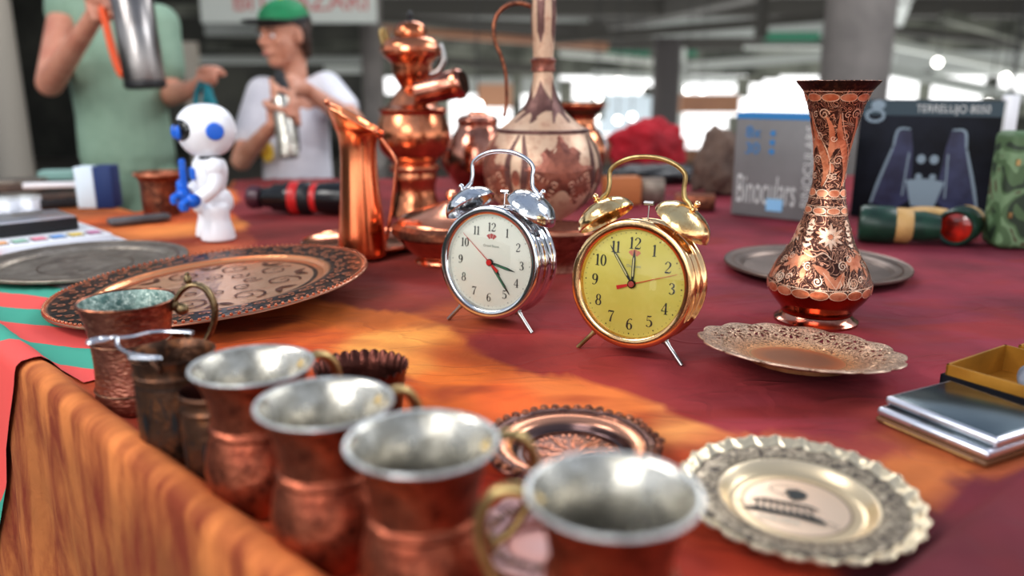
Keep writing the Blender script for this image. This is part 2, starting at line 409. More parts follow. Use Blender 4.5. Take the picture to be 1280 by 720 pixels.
#%%BODY
# ================================================================== cloths
EDGE = 0.190                                 # distance of the near table edge from the camera's foot, along (1,1)/sqrt2
def sn(p): return ((-p[0] + p[1]) / math.sqrt(2), (p[0] + p[1]) / math.sqrt(2))
def xy(s, n): return ((n - s) / math.sqrt(2), (n + s) / math.sqrt(2))
DYE = [(900,350,126,44,56),(1200,400,120,40,54),(1250,300,112,38,54),(700,430,146,52,46),(560,400,176,84,44),(450,400,205,108,44),(480,430,226,152,74),(420,370,120,56,40),
 (520,460,222,140,66),(600,450,206,100,40),(560,480,218,112,44),(700,490,206,112,56),(780,520,204,112,56),(850,530,214,140,80),(900,545,196,112,66),(640,500,212,96,42),
 (1000,520,142,50,56),(860,470,142,50,54),(1100,470,134,42,54),(1150,585,196,112,58),(1200,560,180,96,54),(1080,560,150,60,52),(830,590,190,72,32),(600,620,170,50,26),(500,500,190,80,32),(540,560,186,70,30),
 (350,330,150,62,42),(300,300,150,66,46),(250,285,204,124,62),(230,270,208,92,42),(130,255,196,116,62),(170,252,200,110,54),(400,300,122,46,42),(480,380,132,52,38),(540,360,140,54,48),(640,430,150,48,44),
 (700,400,140,46,48),(760,470,152,54,46),(30,215,194,66,26),(1250,620,104,32,44),(1100,690,100,36,46),(940,705,172,62,36),(400,420,196,92,36),(360,440,180,70,30),(270,310,168,88,52),
 (440,350,128,48,42),(330,260,128,46,50),(600,260,120,40,48),(900,270,124,40,54),(1000,430,130,42,54),(450,480,176,62,24),(700,620,160,48,24),(300,500,150,44,22),(520,510,204,98,36)]  # dye tone per spot, with slight shading of the cloth baked in
LINE = [G(u, v) for u, v in ((292, 236), (296, 275), (330, 318), (392, 372), (450, 384), (520, 392), (556, 410), (600, 441), (664, 466), (720, 474), (790, 500), (868, 527), (930, 540), (1000, 545), (1070, 556), (1120, 548), (1215, 574), (1290, 566), (1120, 640), (1085, 700), (1060, 740))]
def side(x, y):
    best = 9; sg = 1
    for a_, b_ in zip(LINE, LINE[1:]):
        dx, dy = b_.x - a_.x, b_.y - a_.y; t = min(max(((x - a_.x) * dx + (y - a_.y) * dy) / (dx * dx + dy * dy), 0), 1)
        ex, ey = x - a_.x - dx * t, y - a_.y - dy * t; d = math.hypot(ex, ey)
        if d < best - 1e-9: best = d; sg = 1 if dx * (y - a_.y) - dy * (x - a_.x) > 0 else -1
    return best * sg
DYE = [(G(u, v).x, G(u, v).y, V(lin((r, g, b)))) for u, v, r, g, b in DYE]
DYE = [(x, y, c, side(x, y) > 0) for x, y, c in DYE]
def dye(x, y):
    q = noise.noise_vector(V((x * 9, y * 9, 1))) * .022 + noise.noise_vector(V((x * 30, y * 30, 4))) * .008
    x += q.x; y += q.y; a = V((0, 0, 0)); w = 0
    sd = side(x, y) + noise.noise(V((x * 26, y * 26, 2))) * .006; m = sst(-.007, .007, sd)
    for px, py, c, mk in DYE:
        d = (px - x) ** 2 + (py - y) ** 2; k = (m if mk else 1 - m) / (d + 2e-5) ** 2.2; a += c * k; w += k
    return a / w
def sst(a, b, x): t = min(max((x - a) / (b - a), 0), 1); return t * t * (3 - 2 * t)
L0 = G(1300, 566); L1 = G(1100, 736)
def hump(x, y):                                # cloth folded up over the near right side
    dx, dy = L1.x - L0.x, L1.y - L0.y; l = math.hypot(dx, dy)
    d = ((x - L0.x) * dy - (y - L0.y) * dx) / l * -1
    return .034 * sst(-.006, .03, d)
def bumpy(x, y):
    z = noise.noise(V((x * 6, y * 6, 0))) * .0016 + noise.noise(V((x * 22, y * 22, 5))) * .0007
    r = noise.noise(V((x * 10 + y * 4, y * 16 - x * 5, 9))); z += .0022 * max(0, 1 - abs(r) * 9) * .5
    return z
POLY = [G(180, 262)[:2], (-.80, 2.27), (-.86, 2.46), (2.3, 2.62), (2.3, .2)]
def inside(x, y):
    s, n = sn((x, y))
    if n <= .672 and s < 2.3: return True
    px = [(*p,) for p in POLY] + [xy(-1.3, .60), xy(sn(G(180, 262))[0], .60)]; c = False; j = len(px) - 1
    for i in range(len(px)):
        if (px[i][1] > y) != (px[j][1] > y) and x < (px[j][0] - px[i][0]) * (y - px[i][1]) / (px[j][1] - px[i][1]) + px[i][0]: c = not c
        j = i
    return c
def profile(s, t):
    """t < 0 runs down the hanging front, t >= 0 over the table; returns n, dz"""
    lipw = .030; lip = .021 + .003 * noise.noise(V((s * 14, 0, 2)))
    if t >= 0:
        return EDGE + t, lip * (1 - sst(.004, lipw, t))
    k = -t; rr = .012
    if k < rr * 1.57: a = k / rr; return EDGE - rr * math.sin(a), lip - rr * (1 - math.cos(a))
    k -= rr * 1.57; f = min(k / .12, 1)
    f = min(k / .2, 1); w = .016 * f * noise.noise(V((s * 13, k * 1.5, 0))) + .004 * f * noise.noise(V((s * 34, k * 2, 3)))
    return EDGE - rr - w - .02 * min(k / .5, 1), lip - rr - k
def build_cloth():
    b = bmesh.new(); cl = b.loops.layers.float_color.new('dye'); uvl = b.loops.layers.uv.new('UVMap'); vc = {}
    ss = []; s = -1.35
    while s < 2.3: ss.append(s); s += .011 if -.5 < s < 1.35 else .03
    ts = [-.93 + .06 * i for i in range(12)] + [-.21 + .012 * i for i in range(15)] + [-.03 + .004 * i for i in range(16)] + [.034 + .011 * i for i in range(95)]
    t = ts[-1] + .03
    while t < 3.2: ts.append(t); t += .03
    grid = {}
    for i, s in enumerate(ss):
        for j, t in enumerate(ts):
            n, dz = profile(s, t); x, y = xy(s, n)
            if t > 0 and not inside(x, y): continue
            z = TZ + dz + (bumpy(x, y) + hump(x, y) if t > 0 else hump(x, y) * max(0, 1 + t * 4))
            v = b.verts.new((x, y, max(z, .02))); grid[i, j] = v
            if t > -.012: c = dye(x, y)
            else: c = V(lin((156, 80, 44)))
            k = noise.noise(V((s * 5, 7, 0))) * .5 + .5
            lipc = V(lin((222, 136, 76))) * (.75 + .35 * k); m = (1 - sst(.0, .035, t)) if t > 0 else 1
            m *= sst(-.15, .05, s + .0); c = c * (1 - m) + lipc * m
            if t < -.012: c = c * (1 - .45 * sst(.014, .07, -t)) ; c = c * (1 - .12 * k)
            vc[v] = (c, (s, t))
    for i in range(len(ss) - 1):
        for j in range(len(ts) - 1):
            q = [grid.get(k) for k in ((i, j), (i + 1, j), (i + 1, j + 1), (i, j + 1))]
            if all(q): b.faces.new(q)
    bd = [e for e in b.edges if e.is_boundary and (e.verts[0].co.z > TZ - .05 and e.verts[1].co.z > TZ - .05)]
    q = bmesh.ops.extrude_edge_only(b, edges=bd)
    for v in q['geom']:
        if isinstance(v, bmesh.types.BMVert): v.co.z = .03
    b.verts.ensure_lookup_table()
    for f in b.faces:
        for l in f.loops:
            c, uv = vc.get(l.vert, (None, None))
            if c is None:
                o = min((e.other_vert(l.vert) for e in l.vert.link_edges if e.other_vert(l.vert) in vc), key=lambda w: (w.co.xy - l.vert.co.xy).length, default=None)
                c, uv = vc[o] if o else (V((.2, .03, .04)), (0, 0))
            l[cl] = (*c, 1); l[uvl].uv = uv
    bmesh.ops.recalc_face_normals(b, faces=b.faces)
    me = bpy.data.meshes.new('tablecloth'); b.to_mesh(me); b.free(); me.polygons.foreach_set('use_smooth', [True] * len(me.polygons))
    m, nt, p = new_mat('tie_dyed_cotton'); L = nt.links.new
    at = N(nt, 'ShaderNodeAttribute', attribute_name='dye'); uv = N(nt, 'ShaderNodeUVMap', uv_map='UVMap')
    col = at.outputs['Color']; co = coords(nt)
    # dye veins: crumple lines
    mp = N(nt, 'ShaderNodeMapping'); mp.inputs['Scale'].default_value = (3.2, 5.5, 4); mp.inputs['Rotation'].default_value = (0, 0, .5); L(co, mp.inputs[0])
    n1 = N(nt, 'ShaderNodeTexNoise', i_Scale=1.6, i_Detail=3.0, i_Roughness=.5, i_Distortion=.7); L(mp.outputs[0], n1.inputs[0])
    v1 = ramp(nt, n1.outputs[0], [(.34, .6), (.45, 0.0), (.56, .0), (.68, .35)])
    uvx = N(nt, 'ShaderNodeSeparateXYZ'); L(uv.outputs[0], uvx.inputs[0]); onm = N(nt, 'ShaderNodeMapRange'); onm.inputs[1].default_value = -.01; onm.inputs[2].default_value = .03; L(uvx.outputs[1], onm.inputs[0])
    vm = N(nt, 'ShaderNodeMath', operation='MULTIPLY'); L(v1, vm.inputs[0]); L(onm.outputs[0], vm.inputs[1])
    col = mixc(nt, vm.outputs[0], col, lin((128, 34, 26)))
    n2 = N(nt, 'ShaderNodeTexNoise', i_Scale=7.0, i_Detail=4.0); L(co, n2.inputs[0])
    v2 = ramp(nt, n2.outputs[0], [(.35, .74), (.65, 1.3)]); col = mixc(nt, 1.0, col, v2, 'MULTIPLY')
    # hanging streaks on the front drop, from the (s,t) map
    mp2 = N(nt, 'ShaderNodeMapping'); mp2.inputs['Scale'].default_value = (26, 8, 1); mp2.inputs['Rotation'].default_value = (0, 0, .12); L(uv.outputs[0], mp2.inputs[0])
    n3 = N(nt, 'ShaderNodeTexNoise', i_Scale=1.0, i_Detail=5.0, i_Roughness=.62, i_Distortion=.35); L(mp2.outputs[0], n3.inputs[0])
    sx = N(nt, 'ShaderNodeSeparateXYZ'); L(uv.outputs[0], sx.inputs[0])
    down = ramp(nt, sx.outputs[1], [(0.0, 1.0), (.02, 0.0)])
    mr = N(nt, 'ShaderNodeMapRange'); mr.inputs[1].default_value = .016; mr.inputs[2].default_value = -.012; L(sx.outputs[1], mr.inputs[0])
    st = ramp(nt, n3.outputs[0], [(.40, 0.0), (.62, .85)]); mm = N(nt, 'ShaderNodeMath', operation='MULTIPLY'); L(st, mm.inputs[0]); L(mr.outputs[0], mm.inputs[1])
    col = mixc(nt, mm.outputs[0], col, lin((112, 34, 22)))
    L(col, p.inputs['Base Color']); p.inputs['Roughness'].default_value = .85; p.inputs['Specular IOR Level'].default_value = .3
    n4 = N(nt, 'ShaderNodeTexNoise', i_Scale=26.0, i_Detail=6.0, i_Distortion=1.0); L(co, n4.inputs[0])
    n5 = N(nt, 'ShaderNodeTexNoise', i_Scale=1.2, i_Detail=3.0, i_Distortion=.6); L(mp.outputs[0], n5.inputs[0])
    ad = N(nt, 'ShaderNodeMath', operation='ADD'); L(n4.outputs[0], ad.inputs[0]); L(n5.outputs[0], ad.inputs[1])
    bp = N(nt, 'ShaderNodeBump'); bp.inputs['Strength'].default_value = .6; bp.inputs['Distance'].default_value = .004
    mp3 = N(nt, 'ShaderNodeMapping'); mp3.inputs['Scale'].default_value = (4, 9, 4); mp3.inputs['Rotation'].default_value = (0, 0, -.5); L(co, mp3.inputs[0])
    n6 = N(nt, 'ShaderNodeTexNoise', i_Scale=1.4, i_Detail=2.0, i_Distortion=.9); L(mp3.outputs[0], n6.inputs[0])
    cr = ramp(nt, n6.outputs[0], [(.44, 0.0), (.485, .5), (.53, 0.0)]); crm = N(nt, 'ShaderNodeMath', operation='MULTIPLY'); L(cr, crm.inputs[0]); L(onm.outputs[0], crm.inputs[1]); cr = crm.outputs[0]; ad2 = N(nt, 'ShaderNodeMath', operation='ADD'); L(ad.outputs[0], ad2.inputs[0]); L(cr, ad2.inputs[1]); L(ad2.outputs[0], bp.inputs['Height']); L(bp.outputs[0], p.inputs['Normal'])
    me.materials.append(m); o = bpy.data.objects.new('tablecloth', me); COL.objects.link(o)
    tag(o, 'maroon and orange tie-dyed cloth covering the market table down to its hanging front', 'tablecloth')
build_cloth()

def striped():
    b = bmesh.new(); uvl = b.loops.layers.uv.new('UVMap'); grid = {}; uvs = {}
    S0, S1 = .80, 2.15; ns, nt_ = 110, 46
    ts = [-.90, -.75, -.6, -.48, -.38, -.3, -.23, -.17, -.12, -.08, -.05, -.035, -.022, -.014, -.007, 0, .006, .014, .022, .03] + [.045 + .0125 * i for i in range(26)]
    for i in range(ns + 1):
        for j, t in enumerate(ts):
            if t > .34: continue
            if t <= .022: bd = .838 + .60 * max(0, -t) + .004 * math.sin(t * 30)      # stays inside the orange lip up to here
            else: bd = S0 + max(0, t - .05) / .62 + .003 * math.sin(t * 60)            # slanting inner hem
            s = bd + (S1 - bd) * (i / ns)
            n, dz = profile(s, t)
            x, y = xy(s, n)
            off = .004 if t < .02 else .002
            z = TZ + dz + off + (bumpy(x, y) if t > 0 else 0) + .004 * max(0, noise.noise(V((s * 16 + t * 12, t * 9, 3)))) * (1 if t > 0 else .2)
            if t < 0: x, y = xy(s, n - .004)
            v = b.verts.new((x, y, max(z, .025))); grid[i, j] = v; uvs[v] = (s, t if t > 0 else t * .42)
    for i in range(ns):
        for j in range(len(ts) - 1):
            q = [grid.get(k) for k in ((i, j), (i + 1, j), (i + 1, j + 1), (i, j + 1))]
            if all(q): b.faces.new(q)
    for f in b.faces:
        for l in f.loops: l[uvl].uv = uvs[l.vert]
    me = bpy.data.meshes.new('striped_cloth'); b.to_mesh(me); b.free(); me.polygons.foreach_set('use_smooth', [True] * len(me.polygons))
    m, nt, p = new_mat('striped_cotton'); L = nt.links.new; uv = N(nt, 'ShaderNodeUVMap', uv_map='UVMap')
    sx = N(nt, 'ShaderNodeSeparateXYZ'); L(uv.outputs[0], sx.inputs[0])
    wv = N(nt, 'ShaderNodeTexNoise', i_Scale=9.0); L(uv.outputs[0], wv.inputs[0])
    a = N(nt, 'ShaderNodeMath', operation='MULTIPLY_ADD'); L(sx.outputs[0], a.inputs[0]); a.inputs[1].default_value = .55; L(sx.outputs[1], a.inputs[2])
    bq = N(nt, 'ShaderNodeMath', operation='MULTIPLY_ADD'); L(wv.outputs[0], bq.inputs[0]); bq.inputs[1].default_value = .03; L(a.outputs[0], bq.inputs[2])
    c = N(nt, 'ShaderNodeMath', operation='MULTIPLY_ADD'); L(bq.outputs[0], c.inputs[0]); c.inputs[1].default_value = 8.4; c.inputs[2].default_value = .1
    fr = N(nt, 'ShaderNodeMath', operation='FRACT'); L(c.outputs[0], fr.inputs[0])
    col = ramp(nt, fr.outputs[0], [(0, lin((222, 84, 78))), (.5, lin((222, 84, 78))), (.52, lin((64, 156, 134)))], 'LINEAR')
    w = ramp(nt, sx.outputs[1], [(.128, 0.0), (.136, 1.0)]); col = mixc(nt, w, col, lin((216, 216, 222)))
    L(col, p.inputs['Base Color']); p.inputs['Roughness'].default_value = .75
    me.materials.append(m); o = bpy.data.objects.new('striped_cloth', me); COL.objects.link(o)
    tag(o, 'red, teal and white striped cloth under the trays, hanging off the left table edge', 'cloth')
striped()

# ================================================================== alarm clocks
def ell_ring(cx, cy, a, b, w0, w1, n=20):
    return [(cx + a * math.cos(t), cy + b * math.sin(t), w0 + (w1 - w0) * abs(math.cos(t)) ** 1.3) for t in [2 * PI * k / n for k in range(n + 1)]]
def glyph(ch):
    six = [[(.50, .88, .11), (.40, .97, .05), (.24, .9, .06), (.12, .68, .13), (.08, .42, .15), (.10, .2, .14), (.22, .04, .06)], ell_ring(.30, .29, .2, .27, .05, .14)]
    return {
        '0': ([ell_ring(.30, .5, .21, .48, .05, .15)], .6), '1': ([[(.18, 0, .15), (.18, 1, .15)], [(.0, .02, .05), (.36, .02, .05)], [(.16, .97, .06), (.02, .86, .05)]], .36),
        '2': ([[(.07, .74, .14), (.10, .86, .08), (.26, .98, .05), (.46, .86, .13), (.48, .68, .15), (.36, .46, .08), (.12, .17, .05), (.04, .06, .04)], [(.04, .06, .12), (.26, .06, .14), (.5, .08, .08), (.55, .24, .03)]], .58),
        '3': ([[(.08, .82, .12), (.24, .98, .05), (.44, .86, .12), (.44, .66, .13), (.24, .54, .05)], [(.24, .54, .05), (.48, .42, .13), (.5, .2, .15), (.3, .02, .05), (.08, .14, .12)]], .58),
        '4': ([[(.42, 0, .15), (.42, 1, .13)], [(.40, .98, .05), (.03, .29, .05)], [(.02, .29, .06), (.62, .29, .06)], [(.26, .02, .05), (.6, .02, .05)]], .64),
        '5': ([[(.13, .96, .08), (.32, .93, .12), (.5, .98, .06)], [(.13, .98, .04), (.11, .54, .04)], [(.11, .54, .04), (.28, .63, .06), (.5, .5, .14), (.52, .22, .16), (.3, .02, .05), (.07, .14, .13)]], .6),
        '6': (six, .6), '7': ([[(.04, .78, .04), (.07, .93, .1), (.3, .92, .14), (.56, .96, .05)], [(.55, .94, .05), (.34, .5, .09), (.24, 0, .17)]], .58),
        '8': ([ell_ring(.3, .74, .17, .23, .05, .12), ell_ring(.3, .27, .22, .25, .05, .14)], .6),
        '9': ([[(.6 - x, 1 - y, w) for x, y, w in st] for st in six], .6)}[ch]
def number(d, txt, cx, cy, h):
    W = sum(glyph(c)[1] for c in txt) + .08 * (len(txt) - 1); x = cx - W * h / 2
    for c in txt:
        st, w = glyph(c)
        for q in st: d.rib([(x + a * h, cy + (b - .5) * h, e * h) for a, b, e in q], .1, sm=len(q) > 2, sub=4)
        x += (w + .08) * h
def clock(name, label, u, v, yaw, k, case, bell, dialm, gold):
    HC = .0795; LEAN = R(-6)
    g = G(u, v); root = thing(name, label, 'clock', (g.x, g.y, TZ), yaw); root.scale = (k, k, k)
    A = dict(loc=(0, 0, HC), rot=(LEAN, 0, 0)); YM = Matrix.Rotation(-PI / 2, 4, 'X')
    Lw = Matrix.Translation((0, 0, HC)) @ Matrix.Rotation(LEAN, 4, 'X')
    # shell: bezel lip, waist, stepped drum
    prof = [(.0562, .0075), (.0566, .0030), (.0574, .0012), (.0584, .0006), (.0640, .0002), (.0662, .0008), (.0676, .0028), (.0680, .0075), (.0672, .0105), (.0648, .0122), (.0640, .014), (.0640, .021), (.0650, .0222),
            (.0664, .0235), (.0664, .026), (.0652, .0275), (.0640, .029), (.0638, .041), (.0648, .0425), (.0666, .044), (.0672, .047), (.0666, .050), (.0645, .0525)]
    MB().lathe(prof, 96, YM).out('case', case, root, ang=60, **A)
    MB().lathe([(.0645, .0525), (.062, .0535), (0, .054)], 64, YM).out('back_plate', M['black'] if not gold else M['bronze'], root, **A)
    MB().lathe([(0, .007), (.0567, .0072), (.0567, .009), (0, .009)], 64, YM).out('dial', dialm, root, **A)
    yd = .0066
    d = Draw(lambda x, y: V((x, yd, y))); big = gold
    rad, hh = (.0425, .0120) if gold else (.0420, .0102)
    for i in range(1, 13):
        a = 2 * PI * i / 12; number(d, str(i), rad * math.sin(a), rad * math.cos(a), hh)
    d.out('dial_numerals', M['ink'], root, location=A['loc'], rotation_euler=A['rot'])
    d = Draw(lambda x, y: V((x, yd, y)))
    for i in range(60):
        a = 2 * PI * i / 60; r0 = .0527 if i % 5 else .0515
        if i % 5: d.rib([(r0 * math.sin(a), r0 * math.cos(a)), (.0540 * math.sin(a), .0540 * math.cos(a))], .0004, sm=False)
        else: d.oval(.0528 * math.sin(a), .0528 * math.cos(a), .0008, .0008, n=8)
    d.out('minute_marks', M['ink'] if gold else M['ink_soft'], root, location=A['loc'], rotation_euler=A['rot'])
    # fan emblem under the twelve
    d = Draw(lambda x, y: V((x, yd, y))); ey = .0245 if not gold else .026; ex = 0
    for q in range(-1, 2): d.fill([(ex + r * math.sin(a), ey + r * math.cos(a)) for r, a in [(.004, q * .55 - .22), (.0095, q * .55 - .25), (.0099, q * .55), (.0095, q * .55 + .25), (.004, q * .55 + .22)]], 1)
    d.out('fan_emblem', M['logo_red'] if not gold else M['logo_pink'], root, location=A['loc'], rotation_euler=A['rot'])
    t = text_part('dial_script', 'Grand Stone' if not gold else 'Diamond', .0042, M['ink_soft'], root, (0, 0, 0), (0, 0, 0), .00004)
    t.matrix_local = Lw @ Matrix.Translation((0, yd - .0002, .0195 if not gold else .0185)) @ Matrix.Rotation(PI / 2, 4, 'X')
    # hands
    def hand(nm, ang, ln, w, m, mi, y0, tail=0):
        a = R(ang); dx, dz = math.sin(a), math.cos(a); q = Draw(lambda x, y: V((x * dz + y * dx, y0, -x * dx + y * dz)))
        if nm == 'second_hand':
            q.rib([(0, -tail * .3, .0011), (0, ln, .0004)], .001, sm=False); q.fill([(-.0008, 0), (.0008, 0), (.0021, -tail), (-.0021, -tail)], 1)
        else:
            q.rib([(0, 0, w * .5), (0, ln * .25, w), (0, ln * .72, w), (0, ln, .0004)], w, sm=False)
        o = q.out(nm, m, root, location=A['loc'], rotation_euler=A['rot'])
        if mi:
            q = Draw(lambda x, y: V((x * dz + y * dx, y0 - .0003, -x * dx + y * dz)))
            q.rib([(0, ln * .22, w * .35), (0, ln * .3, w * .5), (0, ln * .68, w * .5), (0, ln * .78, w * .2)], w, sm=False); z = q.out('lume_strip', mi, o)
        so = o.modifiers.new('s', 'SOLIDIFY'); so.thickness = .0003
        return o
    if gold:
        hand('hour_hand', 0, .0355, .0034, M['ink'], M['lume_pale'], .0054); hand('minute_hand', -35, .0465, .0030, M['ink'], M['lume_pale'], .0048)
        hand('second_hand', 72, .0500, .001, M['red'], None, .0042, .017)
        hubs = ((.0045, M['black_gloss']), (.0033, M['logo_red']))
    else:
        hand('hour_hand', 103, .0350, .0032, M['ink'], M['lume_green'], .0054); hand('minute_hand', 141, .0460, .0030, M['ink'], M['lume_green'], .0048)
        hand('alarm_hand', 135, .020, .0022, M['ink'], None, .0058); hand('second_hand', -50, .0500, .001, M['red'], None, .0042, .015)
        hubs = ((.0043, M['black_gloss']), (.0036, M['red']))
    for i, (r, m) in enumerate(hubs):
        MB().lathe([(0, .0026 - i * .001), (r * .8, .0028 - i * .001), (r, .0036 - i * .001), (r, .006)], 24, YM).out('hub', m, root, **A)
    MB().lathe([(0, .0004), (.02, .0010), (.04, .0024), (.0575, .0052)], 64, YM).out('glass', M['glass'], root, **A)
    # bells
    for sx in (-1, 1):
        Bm = Matrix.Translation((0, .024, 0)) @ Matrix.Rotation(R(33) * sx, 4, 'Y') @ Matrix.Translation((0, 0, .0760))
        dome = spline([(0, .0200), (.009, .0196), (.019, .0168), (.0275, .0110), (.0315, .0045), (.0325, 0)], 5)
        inner = [(r * .95, z - .0012) for r, z in dome[::-1]]
        o = MB().lathe(dome + inner[:-1] + [(0, .0195)], 48, Bm).out('bell', bell, root, ang=50, **A)
        b = MB(); b.lathe([(.0022, -.012), (.0022, .024), (0, .024)], 12, Bm); b.ell(Bm @ V((0, 0, .0268)), .0035, u=14, v=10); b.ell(Bm @ V((0, 0, .0225)), (.0045, .0045, .0015), Matrix.Rotation(R(33) * sx, 4, 'Y'), u=14, v=8)
        b.out('bell_post', case, root, **A)
    pts = [(-.0515, .0775), (-.0480, .0855), (-.0425, .0915), (-.0408, .101), (-.0415, .111), (-.0392, .1175), (-.030, .1245), (-.016, .1295), (0, .1310)]
    pts = pts + [(-x, z) for x, z in pts[-2::-1]]
    MB().tube([(x, .024, z) for x, z in pts], .0021, 10, flat=1.25).out('carry_handle', M['brass'] if gold else M['wire'], root, **A)
    b = MB(); b.tube([(.004, .026, .060), (.0045, .026, .076), (.0045, .026, .083)], .0008, 8); b.tube([(-.001, .026, .0835), (.0095, .026, .0835)], .0023, 10)
    b.out('hammer', case if not gold else M['steel'], root, **A)
    b = MB().box((.014, .014, .003), (0, .026, .0655), bev=.001); b.out('hammer_plate', case, root, **A)
    for sx in (-1, 1):
        st = Lw @ V((.036 * sx, .012, -.0525)); en = V((.0585 * sx, .002, .0012)); dv = (en - st)
        b = MB().tube([st, st + dv * .28], .0030, 12, smooth=False).tube([st + dv * .28, en], [.0024, .0024], 12, smooth=False)
        b.lathe([(0, .0), (.0045, .0), (.0045, .003), (0, .003)], 16, Matrix.Translation(st + dv * .06) @ dv.to_track_quat('Z', 'Y').to_matrix().to_4x4())
        b.out('leg', M['brass'] if (gold and sx < 0) else M['steel'], root)
    st = Lw @ V((0, .05, -.055)); MB().tube([st, V((0, .066, .0015))], .002, 8, smooth=False).out('rear_foot', M['steel'], root)
    return root
clock('alarm_clock', 'silver twin-bell alarm clock with white dial, standing left of the gold one', 610, 409, R(-29), .985, M['chrome'], M['chrome_bell'], M['dial_white'], False)
clock('alarm_clock', 'gold twin-bell alarm clock with yellow dial, front and centre on the cloth', 784, 447, R(-30), 1.0, M['gold'], M['gold_bell'], M['dial_yellow'], True)

